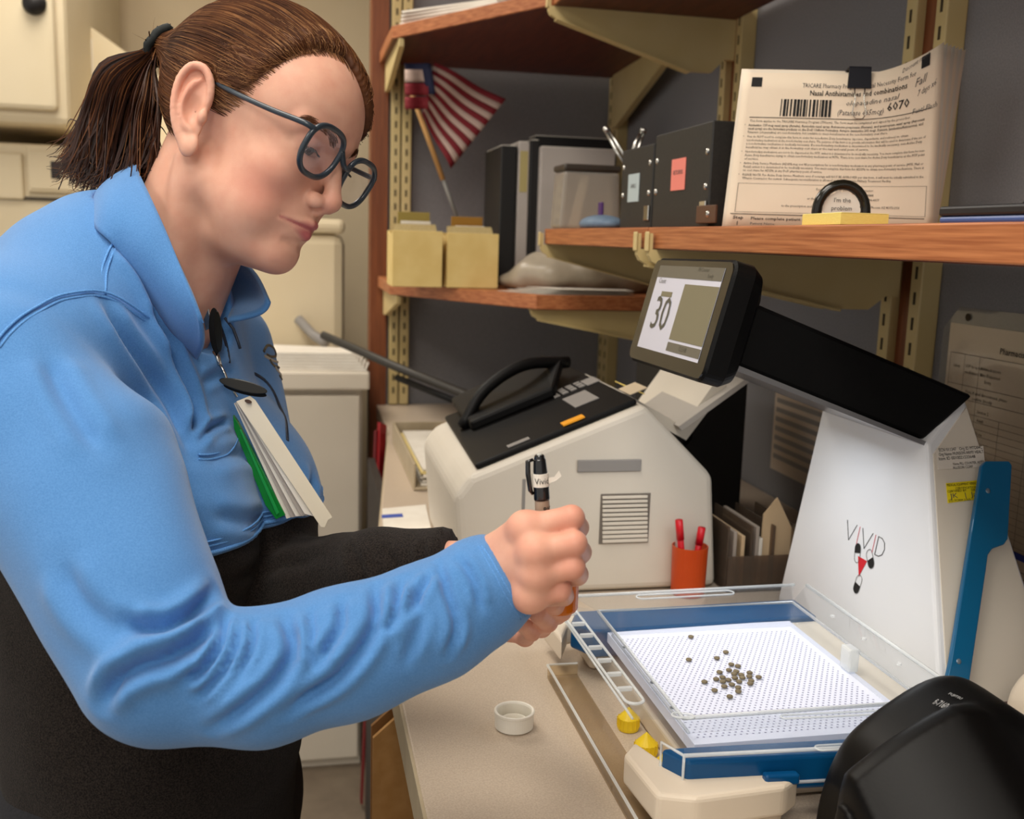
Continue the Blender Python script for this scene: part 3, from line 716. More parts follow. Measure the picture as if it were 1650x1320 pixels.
# ---- black document scanner in the corner of the frame
M_scan = mat('scanner_black', (6, 5, 5), .42, (9, 8, 7), 500, 2, bump=.03, spec=.18)
sn = thing('document_scanner', 'black document scanner with rounded hood at the near edge of the counter', 'scanner', (.56, .56, CT))
_bp = np.array([(.30, .80), (.366, .93), (.370, .962), (.378, .990), (.393, 1.013), (.425, 1.036), (.450, 1.0485), (.470, 1.051), (.490, 1.043), (.53, 1.015), (.60, .965), (.70, .90)])
_bp = catmull(_bp + np.array([.011, -.004]), 8)
_fr = [ony(x, y, .585) for x, y in ((1350, 1345), (1356, 1300), (1366, 1266), (1450, 1200), (1530, 1153), (1565, 1143), (1600, 1148), (1650, 1172), (1750, 1235))]
_fp = catmull(np.array([(.30, .80)] + [(p[0], p[2]) for p in _fr]), 8); _fp = _fp[np.argsort(_fp[:, 0])]; _fp = _fp[np.concatenate([[True], np.diff(_fp[:, 0]) > 1e-5])]
def f_scan(X, Y, Z):
    def layer(P, ya, yb, k, sl):
        top = np.interp(X, P[:, 0], P[:, 1]).astype(np.float32); g = np.interp(X, (P[1:, 0] + P[:-1, 0]) / 2, np.diff(P[:, 1]) / np.diff(P[:, 0]))
        yc = (ya + yb) / 2; d = (Z - top + sl * np.maximum(yb - .02 - Y, 0)) / np.sqrt(1 + g * g)
        return smax(d, np.abs(Y - yc) - (yb - ya) / 2, k)
    back = layer(_bp, .575, .655, .020, 0.0); front = layer(_fp, .36, .602, .012, .55)
    d = smin(back, front, .002)
    return smax(smax(d, CT + .001 - Z, .004), X - .66, .02)
V, F = surfnet(f_scan, (.33, .33, CT - .01), (.70, .68, CT + .17), .003)
for _ in range(2):
    pass
obj('hood', V, F, M_scan, sn, smooth=True)
M_scantxt = mat('scanner_lettering', (172, 172, 172), .5)

_sv = np.array([v.co[:] for v in sn.children[0].data.vertices]) + np.array(ROOTM[sn].translation)
_sc = (_sv - CAMP) @ RW; _sp = np.stack([CX + FPX * _sc[:, 0] / _sc[:, 2], CY + FPX * _sc[:, 1] / _sc[:, 2]], 1)
def on_scan(px, py):
    d_ = np.hypot(_sp[:, 0] - px, _sp[:, 1] - py); c_ = np.where(d_ < 6)[0]; c_ = c_[_sc[c_, 2] < _sc[c_, 2].min() + .01]; return _sv[c_].mean(0)
for s_, size, (px, py), (qx, qy), (rx, ry) in (('FUJITSU', .0034, (1528, 1120), (1546, 1128), (1533, 1110)), ('fi-7160', .0078, (1503, 1136), (1532, 1149), (1511, 1124))):
    c = on_scan(px, py); M = M3(c, on_scan(qx, qy) - c, on_scan(rx, ry) - c)
    Vt, Ft = textgeo(s_, size, 'LEFT'); Vt = np.c_[Vt, np.full(len(Vt), .0012)] @ M[:3, :3].T + M[:3, 3]; obj('lettering', Vt, Ft, M_scantxt, sn)
# white vial cap on the counter
c = onz(828, 1172, CT); wc = thing('vial_cap', 'white plastic vial cap lying open side up on the beige worktop', 'cap', (c[0], c[1], CT + .0003))
M_cap = mat('cap_white', (232, 226, 212), .45, (236, 231, 218), 20)
obj('cap_shell', *lathegeo([(0, 0), (.0165, 0), (.0180, .0012), (.0183, .014), (.0189, .0148), (.0189, .0168), (.0180, .0175), (.0168, .0170), (.0160, .0155), (.0156, .003), (0, .0026)], 48), M_cap, wc, smooth=False, local=True)
obj('inner_ring', *lathegeo([(.0105, .0026), (.0105, .0075), (.0115, .0080), (.0125, .0075), (.0125, .0026)], 40), M_cap, wc, smooth=True, local=True)
# ================================================================== things on the right shelf
M_cream = mat('form_paper', (226, 208, 184), .85, (230, 213, 190), 12, 2)
fm = thing('document_stack', 'clipped stack of printed medication forms standing on the near shelf', 'papers', (.56, 1.03, ZR1))
# sheet: left bottom / right bottom corners, leaning back, right side curling forward
FL = onx(1168, 350, .482); FL[2] = ZR1 + .0005
FRp = ray(1505, 352); tt = .0
FR = CAMP + FRp * (1.175); FR[2] = ZR1 + .0005
fu = FR - FL; fw_ = np.linalg.norm(fu); fuh = fu / fw_; fn = np.cross(fuh, (0, 0, 1.0)); fn = fn if fn @ (CAMP - FL) > 0 else -fn
FH = .186
def page(u, v, k=0.0):
    """u 0..1 across, v 0..1 up the page; k: sheet number behind the front one"""
    lean = -.030 * v + .004 * math.sin(math.pi * u)
    curl = (max(u - .55, 0) / .45) ** 2
    p = FL + fu * u + np.array([0, 0, 1.0]) * FH * v * (.95 + .20 * curl * v) + fn * (lean + .010 * curl * v)
    return p + fuh * (.017 * (1 - u) * v + .0068 * k * u * (.3 + .7 * v)) + fn * (-.0026 * k - .004 * k * curl * (.3 + .7 * v)) + np.array([0, 0, .0010 * k * (1 - curl) * v])
def sheet(k, mm, nm): return obj(nm, *gridgeo(lambda u, v: page(u, v, k), 26, 10, .0004), mm, fm, smooth=True)
front = sheet(0, M_cream, 'front_sheet')
M_paper2 = mat('sheet_white', (216, 206, 190), .85, (222, 213, 198), 16)
for k in range(1, 7): sheet(k, M_paper2 if k % 2 else M_cream, 'sheet')
def pmap(xy, h=.0007):
    """page (0..1, 0..1) -> world just in front of the first sheet"""
    out = []
    for u, v in xy:
        p = page(u, v); e = 1e-3; n_ = np.cross(page(u + e, v) - p, page(u, v + e) - p); n_ /= np.linalg.norm(n_); out.append(p + n_ * h * (1 if n_ @ fn > 0 else -1))
    return np.array(out)
def ptext(s, u, v, size, u2=None, align='LEFT', bold=0.0, mm=M_ink, shear=0.0, name='printed_line', slope=0.0):
    V, F = textgeo(s, 1.0, align, bold, shear, res=1); v += HDR
    if not len(V): return
    w_ = V[:, 0].max() - (V[:, 0].min() if align != 'LEFT' else 0); sx = size * .75 if u2 is None else (u2 - u) / w_
    obj(name, pmap(np.stack([u + V[:, 0] * sx, v + V[:, 1] * size + slope * V[:, 0] * sx], 1)), F, mm, front)
def prect(u0, v0, u1, v1, mm=M_ink, name='printed_mark', h=.0006):
    v0 += HDR; v1 += HDR; n_ = max(2, int((u1 - u0) * 30) + 1); us = np.linspace(u0, u1, n_); P = [(u, v0) for u in us] + [(u, v1) for u in us]
    obj(name, pmap(P, h), [[i, i + 1, n_ + i + 1, n_ + i] for i in range(n_ - 1)], mm, front)
HDR = .045                                      # the heading block sits this much higher
prect(.045, .862, .098, .922); prect(.898, .885, .938, .945)
ptext('TRICARE Pharmacy Program Medical Necessity Form for', .305, .862, .040, .875, mm=M_inkg)
ptext('Nasal Antihistamines and combinations', .345, .812, .046, .835, bold=.014)
bx = .205; rb = random.Random(3)
while bx < .455:
    w_ = rb.choice([.005, .008, .013]); prect(bx, .675, bx + w_, .785, name='barcode_bar'); bx += w_ + rb.choice([.004, .006, .009])
ptext('olopatadine nasal', .53, .752, .045, .80, shear=.3, mm=M_inkg, name='handwriting', slope=.04)
ptext('(Patanase 665mcg)', .49, .690, .050, .725, shear=.25, mm=M_inkg, name='handwriting')
ptext('6070', .74, .700, .070, .85, bold=.01, name='handwriting', slope=.03)
ptext('Fall', .87, .80, .060, .93, shear=.3, mm=M_inkg, name='handwriting', slope=.2); ptext('7 days x6', .885, .745, .045, .975, shear=.3, mm=M_inkg, name='handwriting', slope=.3)
ptext('Fentl Flash', .865, .655, .040, .985, shear=.2, mm=M_inkg, name='handwriting', slope=.05); ptext('Discount ration', .805, .905, .034, .935, shear=.3, mm=M_inkg, name='handwriting', slope=.25)
prect(.055, .662, .955, .666)
ptext('This form applies to the TRICARE Pharmacy Program (TPharm). The form must be completed and signed by the prescriber.', .06, .634, .021, .86)
paras = [['Azelastine 137 mcg nasal spray (Astelin), flunisolide nasal spray, fluticasone propionate (Flonase), and ipratropium nasal spray (Atrovent', 'nasal spray) are the formulary products on the DoD Uniform Formulary. Astepro (azelastine 205 mcg), Dymista (azelastine/fluticasone), and', 'Patanase (olopatadine) are non-formulary, but available to most beneficiaries at the non-formulary cost share.'],
         ['You do NOT need to complete this form in order for non-Active Duty beneficiaries (spouses, dependents, and retirees) to obtain', 'non-formulary medications at the non-formulary cost share. The purpose of this form is to provide information that will be used to determine if the use of', 'a non-formulary medication is medically necessary. If a non-formulary medication is determined to be medically necessary, non-Active Duty', 'beneficiaries may obtain it at the formulary cost share at the mail and retail point of service.'],
         ['Non-formulary medications are not to be dispensed at the MTF, unless it is determined to be medically necessary. You must complete this form for non-', 'Active Duty beneficiaries trying to obtain non-formulary medications at MTFs. There is no cost share for Active Duty beneficiaries at the MTF point', 'of service.'],
         ['Active Duty Service Members (ADSM) may not fill prescriptions for a non-formulary medication at any pharmacy point of service (MTF, Mail or', 'Retail) unless it is determined to be medically necessary. You must complete this form for ADSMs to obtain non-formulary medications. There is', 'no cost share for ADSMs at any DoD pharmacy point of service.'],
         ['PLEASE NOTE: For Active Duty Service Members, even if coverage will NOT BE APPROVED per this form, it will must be initially submitted to the', 'TPharm Contractor for review. Subsequent reconsideration is allowed at the appropriate Military Treatment Facility.']]
v = .652; HDR = 0.0
for pi, pr in enumerate(paras):
    ptext('•', .035, v, .024)
    for li, ln_ in enumerate(pr):
        u2 = .055 + min(.93, len(ln_) / 150.0) * .95
        ptext(ln_, .055, v, .0205, u2, bold=.012 if pi == 0 and li < 2 else 0); v -= .0228
    v -= .006
prect(.04, .098, .958, .0995); prect(.04, .282, .958, .2835)
for uu in (.04, .956): prect(uu, .098, uu + .0018, .283)
for s_, u0, u1, vv in (('For initial review by the TPharm Contractor:', .42, .70, .248), ('The provider may call: 1-866-684-4488', .44, .70, .218), ('or the completed form may be faxed to: 1-866-684-4477', .38, .73, .188), ('to the prescription and return', .26, .45, .138), ('85072-2954, Phoenix, AZ 85072-2954', .62, .83, .142)): ptext(s_, u0, vv, .021, u1)
prect(.02, .083, .955, .087)
ptext('Step', .035, .052, .030, .085, bold=.012); ptext('1', .052, .012, .036, bold=.01)
ptext('Please complete patient and physician information', .12, .050, .026, .62, bold=.014); ptext('Patient Name:', .12, .018, .022, .24, mm=M_inkg); prect(.27, .012, .62, .0135)
# binder clip over the top edge
M_clipb = mat('binder_clip_black', (12, 14, 24), .35)
c0 = pmap([(.592, .93)])[0]; cM = M3(c0, fuh, page(.6, .99) - page(.6, .9))
cl = obj('clip_body', *[q if i else q for i, q in enumerate(MB().prism([(-.0125, -.004, .0), (.0125, -.004, .0), (.0135, .016, -.004), (-.0135, .016, -.004)], (0, 0, 0), (0, 0, .006), cM).__dict__.values())][:2], M_clipb, fm) if False else None
mb = MB(); mb.prism([(-.0135, -.004, .0), (.0135, -.004, .0), (.0125, .018, .002), (-.0125, .018, .002)], (0, 0, -.0), (0, 0, .0022), cM); mb.prism([(-.0125, .018, -.016), (.0125, .018, -.016), (.0125, .018, .004), (-.0125, .018, .004)], (0, 0, 0), (0, .002, 0), cM)
clip = mb.obj('binder_clip', M_clipb, fm)
obj('clip_wire', *tubegeo([cM[:3, :3] @ np.array(p) + cM[:3, 3] for p in ((-.006, -.003, .003), (-.005, -.018, .004), (-.008, -.034, .004), (-.004, -.040, .004), (.004, -.040, .004), (.008, -.034, .004), (.005, -.018, .004), (.006, -.003, .003))], .0007, 6), M_chrome if 'chrome' in MATS else mat('chrome', (200, 198, 192), .18, metal=1.0), clip, smooth=True)
M_chrome = mat('chrome', (200, 198, 192), .18, metal=1.0)
# round black paper holder with a paper star
cc = onz(1356, 352, ZR1); pc = CAMP + ray(1356, 330) * 1.035
hold = thing('magnet_clip', 'black rounded clip holder with a paper star, in front of the printed form', 'clip', (pc[0], pc[1], ZR1))
u_ = fuh; P = []
for a in np.linspace(math.pi, 0, 15): P.append(np.array([pc[0], pc[1], ZR1 + .016]) + u_ * .0245 * math.cos(a) + np.array([0, 0, .027 * math.sin(a)]))
P = [P[0] - np.array([0, 0, .0155])] + P + [P[-1] - np.array([0, 0, .0155])]
obj('arch', *tubegeo(P, .0052, 12), M_blkgloss, hold, smooth=True)
Q = []
for k in range(24):
    a = 2 * math.pi * k / 24; r = .0215 if k % 2 else .0185; Q.append(np.array([pc[0], pc[1], ZR1 + .0215]) + u_ * r * math.cos(a) * .98 + np.array([0, 0, .016 * math.sin(a)]) * (r / .0215))
star = obj('paper_star', *prismgeo(Q, (0, 0, 0), fn * .0006), M_paper, hold)
fr_ = frame3(np.array([pc[0], pc[1], ZR1 + .0215]) + fn * .0012, u_, (0, 0, 1))
for s_, dz in (("I'm the", .004), ('problem', -.004)):
    V, F = textgeo(s_, .0062, 'CENTER'); V[:, 1] += dz; obj('handwriting', fr_(V, .0002), F, M_inkg, star)
obj('base_foot', *boxgeo((pc[0] - .014, pc[1] - .008, ZR1 + .0003), (pc[0] + .014, pc[1] + .010, ZR1 + .004), .001), M_blk, hold)
# yellow sticky note pad
M_note = mat('yellow_notes', (238, 214, 120), .8, (232, 204, 108), 300, 3, (1, 1, 12))
A_ = onx(1293, 350, .470); B_ = onx(1355, 350, .4625); C_ = onx(1432, 350, .507); D_ = A_ + (C_ - B_)
for q in (A_, B_, C_, D_): q[2] = ZR1 + .0004
nt_ = thing('sticky_note_pad', 'pad of yellow sticky notes at the front edge of the near shelf', 'note pad', (A_ + C_) / 2)
obj('pad', *prismgeo([A_, B_, C_, D_], (0, 0, 0), (0, 0, .0095)), M_note, nt_); obj('top_note', *prismgeo([A_, B_, C_, D_], (.0003, 0, .0097), (.0006, 0, .0102)), mat('top_note', (244, 226, 140), .8), nt_)
# dark blue and black ring binder lying on the shelf at the right edge of the frame
bdr = thing('ring_binder', 'black ring binder with blue edge lying flat at the right end of the near shelf', 'binder', (.62, .80, ZR1))
M_bb = mat('binder_blue', (60, 84, 140), .35); M_bk = mat('binder_black', (24, 24, 28), .45)
Y0, Y1 = .40, .722
obj('lower_cover', *boxgeo((.485, Y0, ZR1 + .0005), (.75, Y1, ZR1 + .006), .002), M_bb, bdr); obj('upper_cover', *boxgeo((.490, Y0, ZR1 + .010), (.745, Y1, ZR1 + .014), .0015), M_bk, bdr)
obj('spine', *boxgeo((.484, Y0, ZR1 + .006), (.489, Y1, ZR1 + .0135), .002), M_bk, bdr)
obj('ring_plate', *boxgeo((.525, Y0 + .02, ZR1 + .0142), (.545, Y1 - .04, ZR1 + .0195), .002), M_bk, bdr)
for k in range(6): obj('rivet', *lathegeo([(0, .003), (.003, .0025), (.004, 0)], 12, (.535, Y1 - .06 - k * .035, ZR1 + .0195)), M_chrome, bdr, smooth=True)

# ---- black storage boxes on the far shelf
M_bxf = mat('box_black', (30, 29, 27), .55, (38, 36, 33), 300, 3, bump=.1); M_bxs = mat('box_side_black', (12, 12, 13), .5)
def rivet(p, par, n_=(-1, 0, 0), r=.0045):
    M = M3(p, np.cross((0, 0, 1), n_), (0, 0, 1)); V, F = lathegeo([(0, .0022), (r * .7, .0020), (r, .0)], 14); V = V @ M[:3, :3].T + M[:3, 3]; obj('rivet', V, F, M_chrome, par, smooth=True)
def sbx(y0, y1, h, x0, lab, labcol, txt, ly, lz):
    t = thing('storage_box', lab, 'storage box', ((x0 + .73) / 2, (y0 + y1) / 2, ZR1), group='black storage boxes')
    obj('body', *boxgeo((x0, y0, ZR1 + .0005), (.73, y1, ZR1 + h), .002), M_bxf, t)
    obj('lid', *boxgeo((x0 - .0015, y0 - .0015, ZR1 + h - .04), (.7315, y1 + .0015, ZR1 + h + .002), .002), M_bxf, t) if False else None
    for zz in (.052, .095):
        rivet((x0 - .0003, y0 + .012, ZR1 + zz), t); rivet((x0 - .0003, y1 - .012, ZR1 + zz), t)
    l = obj('label', *boxgeo((x0 - .0012, ly - .026, lz - .021), (x0 - .0004, ly + .026, lz + .021)), labcol, t)
    fr_ = frame3((x0 - .0013, ly, lz), (0, -1, 0), (0, 0, 1)); V, F = textgeo(txt, .0085, 'CENTER'); obj('label_text', fr_(V, .0003), F, M_inkg, l)
    obj('latch', *boxgeo((x0 - .003, y0 + .004, ZR1 + .012), (x0 - .0006, y0 + .024, ZR1 + .034), .001), M_chrome, t)
    return t
M_lpink = mat('pink_label', (232, 132, 118), .6); M_lblue = mat('pale_label', (176, 190, 192), .6)
nb_ = sbx(1.235, 1.445, .132, .505, 'nearer black storage box with pink label and metal snaps', M_lpink, 'RETURNS', 1.345, ZR1 + .072)
sbx(1.452, 1.60, .122, .505, 'farther black storage box with pale grey label and metal snaps', M_lblue, 'LABELS', 1.535, ZR1 + .062)
obj('clasp', *boxgeo((.500, 1.20, ZR1 + .006), (.5035, 1.262, ZR1 + .028), .001), mat('clasp_brown', (86, 58, 40), .5), nb_); rivet((.4995, 1.222, ZR1 + .017), nb_)
# pens standing in a black holder behind the boxes
hp_ = thing('pen_holder', 'black pen holder standing at the far end behind the storage boxes', 'holder', (.60, 1.68, ZR1))
obj('cup', *lathegeo([(0, .001), (.03, .001), (.032, .09), (.030, .09), (.028, .004), (0, .004)], 20, (.60, 1.68, ZR1)), M_blk, hp_)
for (px0, px1, lab) in (((1022, 285), (975, 205), 'steel tweezers leaning left in the black pen holder'), ((1015, 260), (1038, 208), 'steel tweezers leaning right in the black pen holder')):
    a = at(*px0, 1.72); b = at(*px1, 1.72); b2 = a + (b - a) * .9
    tw = thing('tweezers', lab, 'tweezers', a, group='tweezers in the pen holder')
    sdv = _n(np.cross(b - a, CAMP - a)) * .004
    for s_ in (1, -1): obj('arm', *tubegeo([a + sdv * .2 * s_, a + (b - a) * .5 + sdv * s_, b + sdv * .5 * s_], .003, 8), M_chrome, tw, smooth=True)
    obj('joint', *tubegeo([b2, b], .006, 8), M_chrome, tw, smooth=True)
# binders and framed sheets at the back on the far end
def upright(name, lab, cat, lo, hi, mm, grp=None):
    t = thing(name, lab, cat, ((lo[0] + hi[0]) / 2, (lo[1] + hi[1]) / 2, lo[2]), group=grp); obj('cover', *boxgeo(lo, hi, .003), mm, t); return t
ZL1 = 1.254
def bk(name, lab, px0, px1, y, zt, dep, mm, spine=None):
    a = ony(px0, 300, y); b = ony(px1, 300, y); lo = (a[0], y, ZL1 + .001); hi = (b[0], y + dep, zt)
    t = upright(name, lab, 'binder', lo, hi, mm, 'binders on the low corner shelf')
    if spine: obj('spine_label', *boxgeo((lo[0] + .004, y - .001, zt - .11), (hi[0] - .004, y - .0003, zt - .02)), spine, t)
    obj('pages', *boxgeo((lo[0] + .003, y + .003, zt - .0005), (hi[0] - .003, y + dep - .004, zt + .0015)), M_paper, t)
    return t
M_bkk = mat('book_black', (20, 19, 19), .5); M_tan = mat('tan_label', (178, 164, 110), .7); M_gw = mat('grey_white_cover', (186, 178, 172), .6, (178, 170, 164), 10)
yb = 2.30
bk('black_binder', 'tall black binder standing leftmost on the low corner shelf', 806, 832, yb, 1.565, .2, M_bkk)
bk('black_binder', 'slim black binder with tan spine label beside the leftmost binder', 834, 852, yb, 1.575, .2, M_gw, M_tan)
bk('black_binder', 'narrow black binder right of the tan spine label', 853, 868, yb, 1.58, .2, M_bkk)
wf = bk('white_binder', 'wide pale grey binder standing right of the black binders', 870, 990, yb - .02, 1.565, .06, M_gw)
bk('black_binder', 'dark binder standing behind the pale grey binder', 860, 992, yb + .1, 1.60, .08, M_bkk)
jar = thing('clear_jar', 'clear square jar with a dark lid at the far end of the right shelf', 'jar', (.53, 1.86, ZR1))
a = ony(902, 370, 1.82); b = ony(1000, 370, 1.82); M_jar = glass('jar_glass', (216, 208, 196), .3, .05); zj = ony(950, 276, 1.82)[2]
V, F = prismgeo([(a[0], 1.82, 0), (b[0], 1.82, 0), (b[0], 1.90, 0), (a[0], 1.90, 0)], (0, 0, ZR1 + .001), (0, 0, zj)); V = np.array(V); V[4:, 0] = V[4:, 0] * .9 + (a[0] + b[0]) / 2 * .1; obj('body', *bevelled(V, F, .006), M_jar, jar)
obj('lid', *boxgeo((a[0] + .004, 1.818, zj), (b[0] - .004, 1.902, zj + .012), .004), mat('jar_lid', (58, 50, 42), .4), jar)
obj('paper_inside', *prismgeo([(a[0] + .02, 1.835, ZR1 + .003), (a[0] + .038, 1.835, ZR1 + .003), (a[0] + .055, 1.835, zj - .004), (a[0] + .04, 1.835, zj - .004)], (0, 0, 0), (0, .002, 0)), M_paper, jar)
bp = thing('blue_pouch', 'small blue pouch at the far end of the right shelf', 'pouch', (.505, 1.70, ZR1))
c = onz(965, 372, ZR1)
obj('pouch', *surfnet(lambda X, Y, Z: smax(s_ell(X, Y, Z, (.505, 1.70, ZR1 + .008), (.035, .07, .016)), ZR1 + .0006 - Z, .004), (.462, 1.62, ZR1 - .01), (.55, 1.78, ZR1 + .04), .004), mat('pouch_blue', (92, 112, 134), .6, (108, 128, 148), 60), bp, smooth=True)
obj('purple_tag', *boxgeo((.50, 1.69, ZR1 + .018), (.505, 1.71, ZR1 + .045), .002), mat('purple', (70, 30, 96), .5), bp)

# ---- low corner shelf: two cream card boxes, flag, bag, papers
M_cbx = mat('cream_box', (226, 200, 132), .8, (218, 190, 120), 20, 2); M_idx = mat('index_cards', (214, 196, 150), .85, (198, 176, 120), 400, 2, (1, 40, 1))
def cardbox(px0, px1, top, lab, flapc, ft):
    y = 2.16
    a = ony(px0, 455, y); b = ony(px1, 455, y); t = thing('card_box', lab, 'card box', ((a[0] + b[0]) / 2, y + .08, ZL1), group='cream card boxes')
    zt = ony((px0 + px1) / 2, top, y)[2]; x0, x1 = a[0], b[0]; dp = .13
    obj('front', *boxgeo((x0, y, ZL1 + .001), (x1, y + .003, zt), .001), M_cbx, t); obj('back', *boxgeo((x0, y + dp, ZL1 + .001), (x1, y + dp + .003, zt), .001), M_cbx, t)
    for x in (x0, x1 - .003): obj('side', *prismgeo([(x, y + .003, ZL1 + .001), (x, y + dp, ZL1 + .001), (x, y + dp, zt), (x, y + .05, zt - .01), (x, y + .003, zt)], (0, 0, 0), (.003, 0, 0)), M_cbx, t)
    obj('bottom', *boxgeo((x0 + .003, y + .003, ZL1 + .001), (x1 - .003, y + dp, ZL1 + .003)), M_cbx, t)
    for k in range(12): obj('card', *boxgeo((x0 + .012, y + .01 + k * .008, ZL1 + .004), (x1 - .012, y + .012 + k * .008, zt + .006 + .004 * (k % 3))), M_idx, t)
    zf = ony((px0 + px1) / 2, ft, y + .11)[2]
    obj('divider_tab', *boxgeo(((x0 + x1) / 2 - .032, y + .108, ZL1 + .004), ((x0 + x1) / 2 + .038, y + .112, zf), .001), flapc, t)
    obj('tab_top', *boxgeo(((x0 + x1) / 2 - .03, y + .06, zt + .008), ((x0 + x1) / 2 + .034, y + .064, zf - .02), .001), M_paper, t)
cardbox(632, 712, 372, 'left cream card box with a white tab', mat('tab_olive', (150, 132, 66), .8), 342)
cardbox(720, 802, 376, 'right cream card box with a brown tab', mat('tab_brown', (156, 112, 40), .8), 350)
# small flag on a stick
fl = thing('small_flag', 'small striped flag on a wooden stick leaning behind the card boxes', 'flag', at(742, 368, 2.40))
yf = 2.46
st = [ony(742, 372, yf), ony(716, 290, yf), ony(690, 215, yf), ony(668, 165, yf)]
M_stick = mat('flag_stick', (196, 150, 90), .6); M_rod = mat('grey_rod', (122, 120, 114), .5)
obj('stick', *tubegeo([ony(714, 290, yf), ony(660, 140, yf)], .006, 10), M_stick, fl, smooth=True); obj('rod', *tubegeo([ony(744, 372, yf), ony(713, 286, yf)], .0045, 10), M_rod, fl, smooth=True)
M_fr = mat('flag_red', (118, 24, 34), .8); M_fw = mat('flag_white', (188, 164, 152), .8); M_fb = mat('flag_blue', (30, 34, 62), .8)
# cloth corners in the picture: hoist side by the stick, fly end lower right
c00 = ony(668, 112, yf - .02); c10 = ony(732, 98, yf - .05); c11 = ony(814, 160, yf - .02); c01 = ony(726, 272, yf)
def flagp(a, b):  # a along the hoist (0..1 from top), b along the fly
    p = (c10 * (1 - a) + c00 * a) * (1 - b) + (c11 * (1 - a) + c01 * a) * b if False else None
    h0 = ony(700, 100, yf - .03) * (1 - a) + ony(680, 185, yf - .01) * a; h1 = c11 * (1 - a) + c01 * a
    q = h0 * (1 - b) + h1 * b; return q + np.array([0, -.012 * math.sin(b * 7 + a * 2), 0])
for k in range(13):
    a0, a1 = k / 13, (k + 1) / 13
    obj('stripe', *gridgeo(lambda u, v: flagp(a0 + (a1 - a0) * u, v), 3, 14, .0012), M_fr if k % 2 == 0 else M_fw, fl, smooth=True)
obj('canton', *gridgeo(lambda u, v: ony(652 + 42 * v + 8 * u, 102 + 50 * u, yf - .045 + .012 * math.sin(v * 5)), 5, 8, .0012), M_fb, fl, smooth=True)
for k in range(3): obj('folded_stripe', *gridgeo(lambda u, v: ony(652 + 38 * v, 112 + 22 * k + 20 * u, yf - .055 - .01 * math.sin(v * 6)), 4, 8, .0012), (M_fw, M_fr, M_fw)[k] if k != 2 else M_fr, fl, smooth=True)
# plastic bag and papers on the right part of the low corner shelf
M_bag = mat('cloudy_bag', (172, 160, 142), .35, (148, 138, 120), 16, 4, bump=.4, bscale=40, alpha=1.0)
bg = thing('plastic_bag', 'crumpled cloudy plastic bag lying on the low corner shelf', 'bag', (.55, 2.1, ZL1))
def f_bag(X, Y, Z):
    d = s_ell(X, Y, Z, (.56, 2.15, ZL1 + .035), (.115, .09, .050)); d = smin(d, s_ell(X, Y, Z, (.66, 2.15, ZL1 + .05), (.12, .10, .068)), .03); d = smin(d, s_ell(X, Y, Z, (.475, 2.17, ZL1 + .018), (.05, .06, .02)), .02)
    d = d + .004 * np.sin(X * 70 + 20 * Z) * np.sin(Y * 55 + 30 * Z); return smax(d, ZL1 + .001 - Z, .004)
obj('bag', *surfnet(f_bag, (.36, 2.03, ZL1 - .01), (.80, 2.32, ZL1 + .12), .006), M_bag, bg, smooth=True)
pp = thing('loose_papers', 'loose white papers at the front of the low corner shelf', 'papers', (.52, 2.02, ZL1))
for k in range(4):
    P = np.array([(.40 + .02 * k, 2.07, 0), (.475 + .01 * k, 1.965 + .004 * k, 0), (.66, 1.975, 0), (.66, 2.03, 0)]); obj('sheet', *prismgeo(P, (0, 0, ZL1 + .001 + .003 * k), (0, 0, ZL1 + .0015 + .003 * k)), M_paper, pp)
# white papers on the high corner shelf
tp = thing('paper_pile', 'pile of white papers on the high corner shelf, upper left', 'papers', (.33, 2.35, 1.817))
for k in range(5): obj('sheet', *prismgeo([(.225, 2.40 - .01 * k, 0), (.40, 2.13 + .01 * k, 0), (.62, 2.28, 0), (.42, 2.58, 0)], (0, 0, 1.8175 + .006 * k), (0, 0, 1.822 + .006 * k)), M_paper, tp)

# ================================================================== on the counter at the back
M_prn = mat('printer_white', (206, 198, 184), .5, (212, 204, 190), 6, 2); M_pblk = mat('printer_black', (9, 8, 8), .5, spec=.2); M_pgry = mat('printer_grey', (138, 134, 130), .5); M_pvent = mat('printer_vent', (110, 102, 94), .7)
pr = thing('printer', 'white office printer with sloped black control panel on the counter', 'printer', (.36, 1.38, CT))
def pq(px, py, y=1.22): q = ony(px, py, y); return (q[0], q[2])
pro = [pq(745, 966), pq(733, 800), pq(757, 768), pq(1040, 652), pq(1150, 768), pq(1153, 966)]; pro[0] = (pro[0][0], CT + .002); pro[-1] = (pro[-1][0], CT + .002)
YP0, YP1 = 1.22, 1.57
V, F = prismgeo([(x, YP0, z) for x, z in pro], (0, 0, 0), (0, YP1 - YP0, 0)); V[6:, 0] += .002; obj('housing', *bevelled(V, F, .010, 3), M_prn, pr, smooth=False)
ta = np.array(pro[2]); tb = np.array(pro[3]); dpt = _n(np.array([tb[0] - ta[0], 0, tb[1] - ta[1]])); nup = np.array([-dpt[2], 0, dpt[0]]); LP_ = np.linalg.norm(tb - ta)
o0 = np.array([ta[0], YP0 + .012, ta[1]]) + nup * .0005
def pan(a, b, h=0.0): return o0 + dpt * a + np.array([0, 1.0, 0]) * b + nup * h
pan_ = obj('control_panel', *bevelled(*prismgeo([pan(.012, .0), pan(LP_ - .006, .0), pan(LP_ - .006, .33), pan(.02, .33)], (0, 0, 0), nup * .008), .003), M_pblk, pr)
